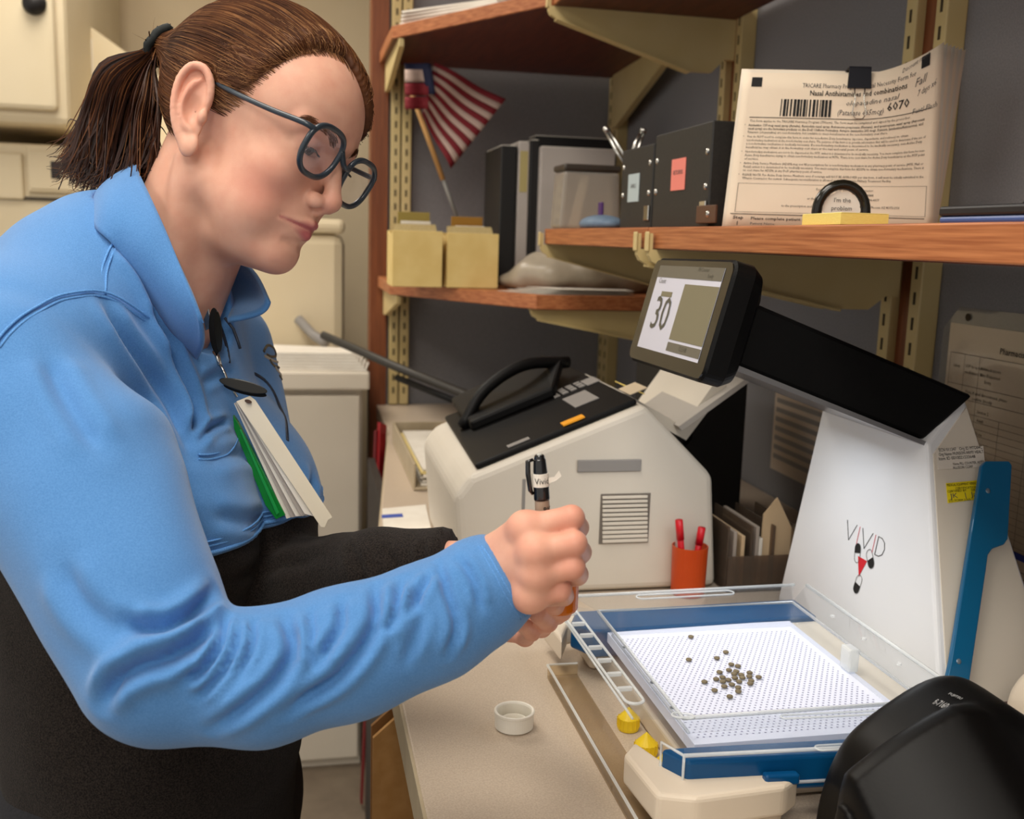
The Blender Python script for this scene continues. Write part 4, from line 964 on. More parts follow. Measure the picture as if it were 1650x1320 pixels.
for (a, b, w_, h_, mm) in ((.17, .07, .035, .07, M_pgry), (.215, .16, .02, .04, M_pgry), (.12, .20, .03, .05, M_pgry), (.235, .025, .025, .05, mat('printer_label', (196, 178, 150), .6)), (.06, .01, .03, .012, M_pgry)):
    obj('panel_key_block', *prismgeo([pan(a, b, .0085), pan(a + w_, b, .0085), pan(a + w_, b + h_, .0085), pan(a, b + h_, .0085)], (0, 0, 0), nup * .001), mm, pan_)
for i in range(4):
    for j in range(3): obj('key', *prismgeo([pan(.165 + i * .013, .165 + j * .014, .0085), pan(.174 + i * .013, .165 + j * .014, .0085), pan(.174 + i * .013, .174 + j * .014, .0085), pan(.165 + i * .013, .174 + j * .014, .0085)], (0, 0, 0), nup * .0015), M_pgry, pan_)
obj('scan_lid', *bevelled(*prismgeo([pan(.04, .17, .010), pan(.17, .17, .012), pan(.21, .25, .03), pan(.2, .33, .03), pan(.04, .33, .02)], (0, 0, -.004), nup * .012), .004), M_pblk, pr)
obj('handle_arch', *tubegeo(catmull([pan(.03, .20, .012), pan(.08, .22, .045), pan(.15, .24, .055), pan(.22, .26, .03)], 6), .009, 10), M_pblk, pr, smooth=True)
obj('yellow_tag', *prismgeo([pan(.135, .004, .009), pan(.165, .004, .009), pan(.165, .02, .009), pan(.135, .02, .009)], (0, 0, 0), nup * .002), mat('orange_tag', (236, 160, 24), .5), pan_)
def pf(px0, py0, px1, py1, name, mm, th=.003, yo=0):
    a = ony(px0, py0, YP0); b = ony(px1, py1, YP0); return obj(name, *boxgeo((a[0], YP0 - th, b[2]), (b[0], YP0 - .0002 + yo, a[2]), .0012), mm, pr)
pf(930, 741, 1032, 759, 'grip_recess', M_pgry)
vt = pf(968, 796, 1044, 874, 'vent_plate', M_pvent, .0012)
for k in range(11):
    a = ony(970, 799 + k * 7, YP0); b = ony(1042, 799 + k * 7 + 2.8, YP0); obj('vent_slat', *boxgeo((a[0], YP0 - .004, b[2]), (b[0], YP0 - .0012, a[2]), .0006), M_prn, vt)
a = ony(842, 772, YP0); b = ony(856, 890, YP0); obj('panel_gap', *boxgeo((a[0], YP0 - .0008, b[2]), (a[0] + .004, YP0 + .002, a[2])), M_pgry, pr)
# paper tray at the back, sheets on it
ot = [(.425, 1.155), (.52, 1.105), (.575, 1.18), (.56, 1.19), (.515, 1.125), (.43, 1.17)]
obj('paper_tray', *prismgeo([(x, YP0 + .08, z - .01) for x, z in ot], (0, 0, 0), (0, .2, 0)), M_prn, pr)
obj('tray_extension', *prismgeo([(.50, YP0 + .06, 1.118), (.595, YP0 + .06, 1.185), (.60, YP0 + .06, 1.180), (.505, YP0 + .06, 1.112)], (0, 0, 0), (0, .16, 0)), mat('tray_grey', (170, 164, 156), .5), pr)
obj('yellow_note', *prismgeo([(.455, YP0 + .16, 1.158), (.485, YP0 + .16, 1.146), (.485, YP0 + .21, 1.146), (.455, YP0 + .21, 1.158)], (0, 0, 0), (.0005, 0, .001)), M_note, pr)
# things left of the printer: pale trays and sheets
bxs = thing('letter_tray', 'pale letter tray with white papers on the counter left of the printer', 'letter tray', (.25, 1.95, CT))
obj('tray_floor', *boxgeo((.20, 1.78, CT + .001), (.335, 2.20, CT + .006), .002), M_cedge, bxs)
for lo, hi in (((.20, 1.78, CT + .006), (.204, 2.20, CT + .05)), ((.331, 1.78, CT + .006), (.335, 2.20, CT + .05)), ((.204, 2.196, CT + .006), (.331, 2.20, CT + .05))): obj('tray_wall', *boxgeo(lo, hi, .001), M_cedge, bxs)
for k in range(6): obj('paper', *boxgeo((.215 + .004 * (k % 2), 1.79 + .006 * (k % 3), CT + .007 + k * .005), (.325, 2.17, CT + .0105 + k * .005)), M_paper if k != 4 else mat('pale_yellow_sheet', (226, 206, 140), .8), bxs)
ms = thing('paper_slip', 'blue edged paper slip at the left front of the counter', 'papers', (.15, 1.6, CT)); obj('slip', *prismgeo([(.125, 1.50, 0), (.20, 1.52, 0), (.21, 1.68, 0), (.135, 1.66, 0)], (0, 0, CT + .0005), (0, 0, CT + .0015)), M_paper, ms); obj('blue_edge', *prismgeo([(.130, 1.60, 0), (.165, 1.605, 0), (.165, 1.625, 0), (.131, 1.62, 0)], (0, 0, CT + .0017), (0, 0, CT + .002)), mat('edge_blue', (60, 84, 170), .6), ms)
# grey lamp arm reaching from the post
la_ = thing('swing_arm', 'dark grey metal arm slanting from the left post down behind the printer', 'metal arm', (.4, 2.1, CT))
A1 = at(520, 540, 2.25); B1 = at(640, 592, 2.15); C1 = at(792, 652, 1.95)
obj('tube', *tubegeo([A1, B1, C1], .009, 10), mat('arm_grey', (60, 57, 52), .5, metal=.2), la_, smooth=True); obj('tube', *tubegeo([B1 - np.array([0, 0, .022]), C1 - np.array([0, 0, .022])], .007, 8), M_blk, la_, smooth=True)
obj('joint', *surfnet(lambda X, Y, Z: s_sph(X, Y, Z, C1, .022), C1 - .03, C1 + .03, .005), M_gw, la_, smooth=True)
obj('stand', *tubegeo([C1 + np.array([.0, .03, -.0]), np.array([C1[0], C1[1] + .03, CT + .002])], .010, 10), M_blk, la_, smooth=True)
# dark upright case behind the printer
dk = thing('dark_case', 'tall black case standing on the counter behind the printer', 'case', (.50, 1.72, CT))
obj('body', *boxgeo((.585, 1.50, CT + .001), (.70, 1.72, 1.165), .006), M_bxs, dk); obj('handle', *tubegeo([(.60, 1.50, 1.05), (.60, 1.485, 1.06), (.60, 1.485, 1.10), (.60, 1.50, 1.11)], .004, 8), M_blk, dk, smooth=True)
# orange pencil cup with red pens
cq = onz(1119, 968, CT); M_or = mat('orange_cup', (206, 70, 8), .35, (214, 80, 14), 12, 2, trans=.2)
cu = thing('pen_cup', 'orange translucent pen cup on the counter right of the printer', 'cup', (cq[0], cq[1] + .025, CT))
r0 = .022
obj('cup', *lathegeo([(0, .001), (r0 * .95, .001), (r0, .004), (r0 * 1.06, .066), (r0, .066), (r0 * .93, .006), (0, .005)], 28, (0, 0, 0)), M_or, cu, local=True)
M_rp = mat('red_pen', (206, 20, 36), .35)
for (dx, px, py, lab) in ((-.008, 1094, 838, 'red pen leaning left in the orange cup'), (.008, 1131, 850, 'red pen standing right in the orange cup')):
    b = np.array([cq[0] + dx * .6, cq[1] + .025, CT + .008]); q = ony(px, py, cq[1] + .02)
    pe = thing('red_pen', lab, 'pen', b, group='red pens in the cup'); obj('barrel', *tubegeo([b, b + (q - b) * .93], .0042, 10), M_rp, pe, smooth=True); obj('cap', *tubegeo([b + (q - b) * .72, q], .0050, 10), M_rp, pe, smooth=True)
# file organiser with folders beside the cup
og = thing('file_organiser', 'smoky file organiser with upright folders between the orange cup and the machine', 'organiser', (.60, 1.24, CT))
M_smk = glass('smoky_clear', (176, 158, 140), .16, .1); M_fold = mat('manila', (206, 178, 140), .8, (212, 186, 150), 10); M_foldw = mat('folder_grey', (170, 158, 146), .7)
XO = lambda px: ony(px + 6, 960, 1.22)[0]
obj('tray', *boxgeo((XO(1153), 1.20, CT + .001), (XO(1262), 1.33, CT + .006), .002), M_smk, og)
for px in (1153, 1190, 1225, 1258): obj('divider', *boxgeo((XO(px), 1.205, CT + .006), (XO(px) + .003, 1.33, CT + .088), .001), M_smk, og)
obj('front_panel', *boxgeo((XO(1153), 1.198, CT + .006), (XO(1262), 1.201, CT + .05), .001), M_smk, og)
for px, top, mm in ((1165, .080, M_foldw), (1178, .074, M_fold), (1200, .086, M_foldw), (1206, .07, M_paper)):
    obj('folder', *boxgeo((XO(px), 1.21, CT + .007), (XO(px) + .005, 1.32, CT + top), .001), mm, og)
a = ony(1215, 960, 1.215); z0 = CT + .007
obj('manila_folder', *prismgeo([(XO(1210), 1.215, z0), (XO(1256), 1.215, z0), (XO(1262), 1.215, ony(1262, 858, 1.215)[2]), (XO(1233), 1.215, ony(1226, 803, 1.215)[2]), (XO(1213), 1.215, ony(1215, 830, 1.215)[2])], (0, 0, 0), (0, .003, 0)), M_fold, og)
# charts on the right wall
def wq(px, py, x=WX - .002): return onx(px, py, x)
M_slvw = mat('sheet_in_sleeve', (206, 190, 172), .6, (200, 183, 164), 8); M_line = mat('table_line', (92, 84, 80), .8)
ch = thing('wall_chart', 'printed pharmacy table in a plastic sleeve on the wall behind the white machine', 'chart', wq(1600, 880))
A_ = wq(1527, 492); B_y = .86
yl = A_[1]; zt = A_[2] + .0
obj('sheet', *boxgeo((WX - .003, .93, .96), (WX - .0005, yl - .012, zt - .022)), M_slvw, ch)
obj('sleeve', *bevelled(*prismgeo([(WX - .004, .92, .95), (WX - .004, yl, .95), (WX - .004, yl, zt - .03), (WX - .004, yl - .03, zt), (WX - .004, .92, zt)], (0, 0, 0), (-.001, 0, 0)), .0003), glass('sleeve_clear', (252, 251, 248), .04, .06), ch)
_h = obj('hole', *lathegeo([(0, 0), (.005, 0), (.005, .0005), (0, .0005)], 12), M_slot, ch)
for v_ in _h.data.vertices: q_ = v_.co + ROOTM[ch].translation; v_.co = Vector((WX - .0055 - q_.z, yl - .05 + q_.x, zt - .012 + q_.y)) - ROOTM[ch].translation
fr_ = frame3((WX - .0055, yl, zt), (0, -1, 0), (0, 0, 1))
def ctext(s, x, y, size, bold=0): V, F = textgeo(s, size, 'LEFT', bold, res=1); V = V + np.array([x, y]); obj('printed_line', fr_(V, .0003), F, M_ink, ch)
mb = MB()
def cl_(x0, y0, x1, y1):
    P = np.array([(x0, y0), (x1, y0), (x1, y1), (x0, y1)]); mb.add(fr_(P, .0002), [[0, 1, 2, 3]])
for k in range(20): cl_(.022, -.135 - k * .0085, .28, -.1346 - k * .0085)
for xx in (.022, .052, .082, .13, .18): cl_(xx, -.33, xx + .0006, -.06 if xx < .1 else -.135)
for yy in (-.06, -.10, -.118, -.3): cl_(.022, yy, .28, yy + .0006)
mb.obj('table_lines', M_line, ch)
ctext('Pharmacist Drug Table', .118, -.052, .011, .01)
for s_, x, y in (('Safety', .030, -.078), ('SOP to update for', .055, -.076), ('medications list', .055, -.084), ('No medications', .086, -.076), ('Non Dispensed', .086, -.084), ('Entry', .095, -.092), ('Note if used discontinued, please', .06, -.109), ('confirm directly', .075, -.116), ('Section 2', .087, -.131)): ctext(s_, x, y, .006)
for k in range(9): ctext(['Adult', 'Dose', 'Item', 'Refill', 'Oral', 'Limit', 'Class', 'Route', 'Code'][k], .088, -.142 - k * .0085 * 2, .006)
ch2 = thing('wall_chart', 'lower printed chart with blue top bar on the wall beside the spatula', 'chart', wq(1640, 1000))
z1 = wq(1620, 882)[2]; obj('sheet', *boxgeo((WX - .0075, .55, CT + .004), (WX - .0058, 1.12, z1)), M_slvw, ch2); obj('blue_bar', *boxgeo((WX - .0085, .55, z1 - .006), (WX - .0076, 1.12, z1 + .002)), mat('bar_blue', (30, 48, 140), .5), ch2)
mb = MB(); k = 0
while z1 - .02 - k * .0075 > CT + .01: mb.box((WX - .0082, .55, z1 - .02 - k * .0075), (WX - .0076, 1.11, z1 - .0194 - k * .0075)); k += 1
for y in (1.10, 1.06, 1.0, .9): mb.box((WX - .0082, y, CT + .01), (WX - .0076, y + .0008, z1 - .006))
mb.obj('table_lines', M_line, ch2)
ch3 = thing('wall_chart', 'grey lined sheet on the wall left of the white machine', 'chart', wq(1290, 800))
a = wq(1250, 640); b = wq(1335, 660); obj('sheet', *boxgeo((WX - .003, 1.36, .96), (WX - .0005, a[1], 1.165)), M_slvw, ch3)
for k in range(11): obj('grey_row', *boxgeo((WX - .0042, 1.37, 1.152 - k * .017), (WX - .0031, a[1] - .01, 1.160 - k * .017)), M_pgry, ch3)
# white device and dark plate at the right edge
wd = thing('white_device', 'rounded cream plastic device at the right edge beside the scanner', 'device', (.652, .727, CT))
c = ony(1650, 1130, .78)
obj('shell', *surfnet(lambda X, Y, Z: smax(smax(np.sqrt((X - .652) ** 2 + (Z - .965) ** 2) - .040, np.abs(Y - .727) - .022, .012), CT + .002 - Z, .004), (.59, .68, CT - .01), (.74, .78, 1.05), .004), M_crad, wd, smooth=True)
obj('button', *lathegeo([(0, .004), (.014, .003), (.016, 0)], 18, (.652, .727, 1.0035)), M_whites, wd, smooth=True)
dp = thing('dark_plate', 'mottled dark brown block under the near corner of the machine', 'block', (.655, .775, CT)); obj('block', *boxgeo((.612, .768, CT + .001), (.70, .782, CT + .040), .002), mat('brown_mottle', (52, 30, 30), .4, (96, 66, 62), 80), dp)

# ================================================================== far left: white cabinets and units
M_cab = mat('cabinet_white', (214, 204, 186), .55, (220, 210, 192), 5, 2); M_cabd = mat('cabinet_cream', (218, 202, 168), .6, (222, 207, 175), 5, 2); M_gap = mat('gap_dark', (70, 62, 52), .8); M_knob = mat('knob_black', (28, 25, 24), .5)
def drawer(t, lo, hi, mm): o = obj('drawer', *boxgeo(lo, hi, .004), mm, t); return o
dc = thing('drawer_cabinet', 'white drawer cabinet with stacked papers on top, left of the wood post', 'cabinet', (-.1, 2.62, 0))
X0, X1, YC = -.42, .158, 2.48
obj('body', *boxgeo((X0, YC + .02, 0.001), (X1 - .005, YC + .42, .99), .004), M_cab, dc)
for z0, z1 in ((.62, .975), (.30, .60), (.03, .28)):
    d = drawer(dc, (X0 + .006, YC, z0), (X1 - .012, YC + .019, z1), M_cab); obj('handle', *boxgeo((-.22, YC - .012, (z0 + z1) / 2), (-.08, YC - .0005, (z0 + z1) / 2 + .012), .003), M_cab, d)
obj('dark_slot', *boxgeo((.02, YC - .001, .603), (.09, YC + .018, .618)), M_gap, dc)
obj('top', *boxgeo((X0 - .01, YC - .02, .99), (X1 + .01, YC + .43, 1.035), .006), M_cab, dc)
tw_ = thing('paper_bundle', 'bundle of white papers overhanging the top of the drawer cabinet', 'papers', (.0, 2.6, 1.035))
for k in range(6): obj('sheet', *prismgeo([(-.25 + .01 * k, 2.50, 0), (.16 - .006 * k, 2.465 + .004 * k, 0), (.175 - .008 * k, 2.60, 0), (-.2, 2.72, 0)], (0, 0, 1.036 + .007 * k), (0, 0, 1.042 + .007 * k)), M_paper, tw_)
cp = thing('cream_cover', 'large cream covered machine standing behind the drawer cabinet', 'machine', (-.1, 3.1, 0))
obj('body', *boxgeo((-.55, 2.96, .001), (.13, 3.5, 1.36), .03), M_cabd, cp); obj('hood', *boxgeo((-.56, 2.95, 1.36), (.13, 3.52, 1.40), .015), M_cabd, cp)
obj('hose', *tubegeo([(.0, 2.94, 1.12), (.04, 2.90, 1.08), (.07, 2.80, 1.07)], .014, 10), M_pgry, cp, smooth=True)
# wall-hung units, upper left
ua = thing('wall_unit', 'cream wall unit with black knob in the upper left corner', 'wall unit', (-1.0, 3.2, 1.6))
def far(px, py, d=3.0): return at(px, py, d)
def fbox(t, name, px0, py0, px1, py1, d, dep, mm, bev=.012):
    y = ony((px0 + px1) / 2, (py0 + py1) / 2, d); a = ony(px0, py0, d); b = ony(px1, py1, d); z0 = (b[2] + ony(px0, py1, d)[2]) / 2; z1 = (a[2] + ony(px1, py0, d)[2]) / 2
    return obj(name, *boxgeo((a[0], d, z0), (b[0], d + dep, z1), bev), mm, t)
fbox(ua, 'body', -260, -260, 112, 195, 3.0, .9, M_cabd, .02); fbox(ua, 'door', -250, -250, 92, 170, 2.97, .028, M_cabd, .015)
kq = ony(55, 5, 2.96); V, F = lathegeo([(0, .02), (.022, .018), (.030, .0)], 24); M = M3(kq, (1, 0, 0), (0, 0, 1)); obj('knob', V @ M[:3, :3].T + M[:3, 3] + np.array([0, 0, 0]), F, M_knob, ua, smooth=True)
ub = thing('wall_unit', 'cream wall unit with small sticker behind the woman\'s ponytail', 'wall unit', (-.75, 3.4, 1.55))
obj('body', *prismgeo([ony(108, 240, 3.35), ony(108, 22, 3.35), ony(116, 22, 3.35), ony(330, 175, 3.35), ony(330, 240, 3.35)], (0, 0, 0), (0, .5, 0)), M_cabd, ub)
fbox(ub, 'sticker', 118, 62, 150, 118, 3.345, .004, M_paper, .001); fbox(ub, 'sticker_mark', 127, 70, 134, 98, 3.341, .003, M_pgry, .001)
uc = thing('wall_unit', 'long cream unit with dark seam lines left of the ponytail', 'wall unit', (-.9, 3.1, 1.3))
fbox(uc, 'body', -300, 232, 400, 420, 3.1, .8, M_cabd, .01); fbox(uc, 'upper_panel', 42, 240, 395, 316, 3.085, .014, M_cabd, .006); fbox(uc, 'upper_panel', -300, 240, 38, 316, 3.085, .014, M_cabd, .006)
fbox(uc, 'seam_strip', -300, 318, 400, 323, 3.092, .006, M_gap, .001); fbox(uc, 'switch', 81, 260, 98, 288, 3.08, .006, M_knob, .002); fbox(uc, 'switch_plate', 46, 244, 150, 306, 3.082, .004, M_cabd, .002)
ud = thing('low_unit', 'large cream base unit below the long unit on the left', 'cabinet', (-1.0, 3.2, 0)); a = ony(-300, 700, 3.12); b = ony(440, 700, 3.12); obj('body', *boxgeo((a[0], 3.12, .001), (-.57, 3.8, ony(100, 424, 3.12)[2]), .01), M_cabd, ud); obj('plinth', *boxgeo((a[0], 3.10, .001), (-.57, 3.118, .1)), M_gap, ud)
# ================================================================== the woman
M_skin = mat('skin', (222, 172, 148), 0.5, (211, 155, 132), 55, 4, bump=0.05, bscale=900, sss=0.12, attr='paint', lo=.3, hi=.75, spec=.35)
M_bluef = mat('blue_jersey', (76, 128, 186), 0.85, (87, 139, 196), 900, 3, bump=0.25, bscale=1500, sheen=.25, spec=.2)
M_blackf = mat('black_fleece', (22, 19, 18), 0.95, (48, 42, 38), 700, 3, bump=0.6, bscale=900, sheen=.05, spec=.1)
M_hair = mat('brown_hair', (62, 33, 17), 0.6, (98, 58, 30), 30, 4, (1, 1, 1), spec=.3)
M_hair2 = mat('brown_hair_light', (142, 98, 60), 0.5, (110, 68, 36), 40, 3, spec=.3)
M_hair3 = mat('brown_hair_dark', (38, 18, 10), 0.42, (56, 28, 15), 40, 3, spec=.5)
M_hair4 = mat('brown_hair_blond', (178, 132, 88), 0.5, (150, 102, 62), 40, 3, spec=.3)
HS = .93                                       # head size
def _rot(r):
    t = np.linalg.norm(r); k = r / t; K = np.array([[0, -k[2], k[1]], [k[2], 0, -k[0]], [-k[1], k[0], 0]]); return np.eye(3) + math.sin(t) * K + (1 - math.cos(t)) * K @ K
HB = _rot(np.array([-0.122, .41, -.576])) @ np.array([[1, 0, 0], [0, 0, -1], [0, 1, 0]], float)   # columns: forward, up, right
HO = CAMP + (np.array([-0.043, 1.045, 1.443]) - CAMP) * HS
def H2W(p): return HO + (np.asarray(p, float) * .001 * HS) @ HB.T
def W2H(p): return ((np.asarray(p, float) - HO) @ HB) / (.001 * HS)
def headpx(px, py, r=0.0):
    """head coordinates of a pixel on the plane right = r (mm)"""
    d = ray(px, py); n_ = HB[:, 2]; p0 = H2W((0, 0, r)); return W2H(CAMP + d * (((p0 - CAMP) @ n_) / (d @ n_)))
person = thing('person', 'woman in blue and black pullover and glasses, looking down at the pen she holds', 'person', (-.12, .9, 0))
# body frame
BF = _n(np.array([.86, -.50, 0])); BR_ = np.array([BF[1], -BF[0], 0.0]); BU = np.array([0, 0, 1.0])      # forward, right, up
NB = at(262, 430, .93)                         # neck base centre
def B2W(f, u, r): return NB + BF * f + BU * u + BR_ * r
def bodyc(X, Y, Z):
    dx, dy, dz = X - NB[0], Y - NB[1], Z - NB[2]
    return dx * BF[0] + dy * BF[1], dz, dx * BR_[0] + dy * BR_[1]
neck_h = W2H(B2W(-.02, -.06, 0))
neck_t = np.array([-30., -20., 0])

def f_head(x, y, z):
    za = np.abs(z); k = 14.0
    d = s_ell(x, y, z, (-12, 50, 0), (96, 76, 71))
    d = smin(d, s_ell(x, y, z, (42, 42, 0), (53, 58, 60)), 20)
    d = smin(d, s_ell(x, y, z, (36, -12, 0), (54, 64, 57)), 18)
    d = smin(d, s_ell(x, y, z, (66, -50, 0), (31, 34, 30)), 16)
    d = smin(d, s_cap(x, y, za, (6, -52, 45), (74, -85, 8), 17, 15), 18)
    d = smin(d, s_sph(x, y, z, (77, -85, 0), 15.5), 12)
    d = smin(d, s_ell(x, y, z, (36, -84, 0), (44, 26, 40)), 16)
    d = smin(d, s_ell(x, y, za, (58, -14, 36), (27, 24, 22)), 12)
    d = smin(d, s_ell(x, y, za, (44, -50, 33), (34, 32, 22)), 14)
    # eye sockets, brow
    d = smax(d, -s_ell(x, y, za, (99, 17, 31), (14, 14, 17)), 9)
    d = smin(d, s_cap(x, y, za, (87, 32, 10), (73, 33, 42), 9.5, 9), 8)
    # eyelids over the eyeball
    d = smin(d, s_sph(x, y, za, (74.5, 18.5, 31), 13.6), 3.5)
    d = smax(d, -s_ell(x, y, za, (87.5, 12.2, 30.0), (8, 3.5, 11.2)), 1.2)
    # nose
    d = smin(d, s_cap(x, y, z, (88, 27, 0), (107, -17, 0), 6.5, 8.0), 9)
    d = smin(d, s_sph(x, y, z, (107, -20, 0), 9.4), 5)
    d = smin(d, s_ell(x, y, za, (97, -24, 11.5), (10, 7.5, 6.5)), 4)
    d = smin(d, s_cap(x, y, z, (105, -26, 0), (98, -32, 0), 5, 5), 4)
    d = smax(d, -s_ell(x, y, za, (100.5, -30.5, 6.5), (6, 4, 3.2)), 1.5)
    # lips
    d = smin(d, s_cap(x, y, za, (98.6, -46, 2), (80, -51, 27), 4.8, 2.4), 4)
    d = smin(d, s_cap(x, y, za, (96.0, -57.5, 0), (80, -52.5, 26), 5.8, 2.6), 4)
    d = smax(d, -s_cap(x, y, za, (104.5, -52.0, 0), (84, -51.2, 30), 1.9, 1.6), 1.5)
    d = smax(d, -s_sph(x, y, za, (86, -50.5, 31.5), 3.2), 4)
    # philtrum and chin crease
    d = smax(d, -s_cap(x, y, z, (106, -37, 0), (106.5, -42, 0), 2.2, 2.2), 2.5)
    d = smax(d, -s_cap(x, y, za, (98.5, -70, 0), (90, -70, 16), 3, 2), 6)
    # neck with the muscle running down from behind the ear
    n1 = s_cap(x, y, z, neck_t, neck_h, 50, 58)
    d = smin(d, n1, 20)
    d = smin(d, s_cap(x, y, za, (-14, -40, 52), (neck_h[0] + 42, neck_h[1], 22), 14, 13), 16)
    return d
ear_s = 1.14
def E_(p): return np.array([-16., 4., 0]) + (np.array(p, float) - np.array([-13., 4., 0])) * np.array([ear_s * .66, ear_s, 1])
def f_ear(x, y, z):
    dx_, dy_ = x + 16, y - 4; x = -16 + .955 * dx_ + .296 * dy_; y = 4 - .296 * dx_ + .955 * dy_      # ear leans back against the tipped head
    hel = catmull([E_(p) for p in [(0, 2, 71), (6, 12, 73), (5, 25, 75.5), (-4, 34, 79), (-18, 34, 82.5), (-29, 23, 84.5), (-32, 6, 84), (-28, -10, 82), (-20, -22, 79), (-12, -31, 76)]], 3)
    d = s_chain(x, y, z, hel, np.interp(np.linspace(0, 1, len(hel)), [0, .2, .6, 1], [3.0, 3.6, 3.4, 4.2]), 1.2)
    # sheet between helix and head
    c, s_ = math.cos(.36), math.sin(.36); cx_, cz_ = -17, 75.5
    u = (x - cx_) * c - (z - cz_) * s_; wv = (x - cx_) * s_ + (z - cz_) * c
    sheet = s_ell(u, y, wv, (0, 3, 0), (12 * ear_s, 33 * ear_s, 3.4))
    d = smin(d, sheet, 3)
    d = smin(d, s_chain(x, y, z, catmull([E_(p) for p in [(-9, 25, 78), (-18, 15, 80.5), (-21, 2, 81), (-17, -11, 79.5), (-9, -16, 77)]], 3), np.full(13, 3.4), 1.2), 2.5)
    d = smax(d, -s_ell(x, y, z, E_((-8, 2, 82.2)), (8.5, 14, 9.2)), 3)
    d = smax(d, -s_ell(x, y, z, E_((-9, 27, 83)), (7, 4, 5)), 2.5)
    d = smin(d, s_ell(x, y, z, E_((2, -4, 75)), (4.5, 6.5, 4.5)), 3)
    d = smin(d, s_ell(x, y, z, E_((-9, -27, 75.5)), (9, 11, 4.6)), 4)
    return d
def f_headfull(x, y, z):
    d = f_head(x, y, z); za = np.abs(z)
    return smin(d, f_ear(x, y, za), 3.0)
hV, hF = surfnet(f_headfull, (-115, -215, -95), (128, 135, 95), 1.7)
keep = hV[hF].mean(1)[:, 1] > -212; hF = hF[keep]
# painted colour: lips, flush on cheek, nose and ear, brow shadow hair roots
x, y, z = hV.T; za = np.abs(z)
def blob(c, r): return np.exp(-(((x - c[0]) / r[0]) ** 2 + ((y - c[1]) / r[1]) ** 2 + ((za - c[2]) / r[2]) ** 2))
lipd = np.minimum(s_cap(x, y, za, (99.5, -47, 0), (81, -51.5, 27), 5.0, 2.0), s_cap(x, y, za, (97, -57, 0), (81, -52.5, 26), 5.4, 2.2))
lip = np.clip(1.0 - (lipd + .2) / 1.6, 0, 1) * (x > 74)
fl = .55 * blob((62, -38, 42), (24, 20, 22)) + .35 * blob((108, -20, 0), (10, 10, 12)) + .35 * blob((-20, 20, 84), (22, 24, 9)) + .28 * blob((70, -16, 40), (20, 16, 20)) + .3 * blob((84, -92, 0), (20, 14, 20))
lidm = .35 * blob((84, 20, 31), (8, 8, 16))
rgba = np.zeros((len(hV), 4)); rgba[:, :3] = np.array(lin((222, 136, 116))[:3]); rgba[:, 3] = np.clip(fl, 0, .6)
lm = lidm > rgba[:, 3]; rgba[lm, :3] = np.array(lin((176, 112, 104))[:3]); rgba[lm, 3] = lidm[lm]
lm = lip > rgba[:, 3]; rgba[lm, :3] = np.array(lin((170, 84, 88))[:3]); rgba[lm, 3] = lip[lm] * .9
HEAD_V, HEAD_F, HEAD_C = H2W(hV), hF, rgba

# ------------------------------------------------ hands (world metres)
def P3(*a): return np.array([at(*p) for p in a])
# right hand: a fist round the marker; finger rows run from the knuckle out to the bend and back behind
RH_w = at(806, 925, .735)
rfing = [
    dict(p=P3((846, 852, .706), (921, 835, .700), (930, 850, .738), (893, 868, .752)), r=[.0096, .0086, .0080, .0066]),
    dict(p=P3((862, 890, .696), (925, 876, .692), (934, 890, .730), (892, 903, .748)), r=[.0096, .0086, .0080, .0066]),
    dict(p=P3((864, 926, .698), (923, 914, .694), (930, 926, .728), (890, 936, .746)), r=[.0090, .0081, .0075, .0063]),
    dict(p=P3((854, 960, .704), (902, 951, .702), (908, 960, .730), (876, 966, .744)), r=[.0082, .0076, .0069, .0058])]
rthumb = dict(p=P3((812, 915, .757), (850, 880, .778), (888, 868, .776), (916, 872, .764)), r=[.014, .012, .0098, .008])
def f_rhand(X, Y, Z):
    k = .007
    d = None
    for j, fg in enumerate(rfing):
        c = s_chain(X, Y, Z, fg['p'], fg['r'], .003)
        d = c if d is None else smin(d, c, .0028)
    pal = None
    wr = [at(796, 893, .730), at(806, 913, .722), at(818, 935, .722), at(830, 955, .732)]
    for j, fg in enumerate(rfing):
        c = s_cap(X, Y, Z, wr[j], fg['p'][0], .0135, .0115); pal = c if pal is None else smin(pal, c, .010)
    inner = [at(835, 905, .742), at(868, 925, .742)]
    pal = smin(pal, s_cap(X, Y, Z, at(812, 925, .738), inner[1], .020, .014), .014)
    d = smin(d, pal, .007)
    for fg in rfing: d = smin(d, s_sph(X, Y, Z, fg['p'][0] + (at(0, 0, 0) - fg['p'][0]) * .004, .0108), .006)
    d = smin(d, s_chain(X, Y, Z, rthumb['p'], rthumb['r'], .004), .008)
    d = smin(d, s_cap(X, Y, Z, at(812, 926, .733), at(740, 976, .735), .0235, .025), .014)
    return d
def bounds(P, m): P = np.asarray(P); return P.min(0) - m, P.max(0) + m
_all = np.concatenate([fg['p'] for fg in rfing] + [rthumb['p'], [at(740, 960, .74)]])
lo, hi = bounds(_all, .03)
RHV, RHF = surfnet(f_rhand, lo, hi, .0013)
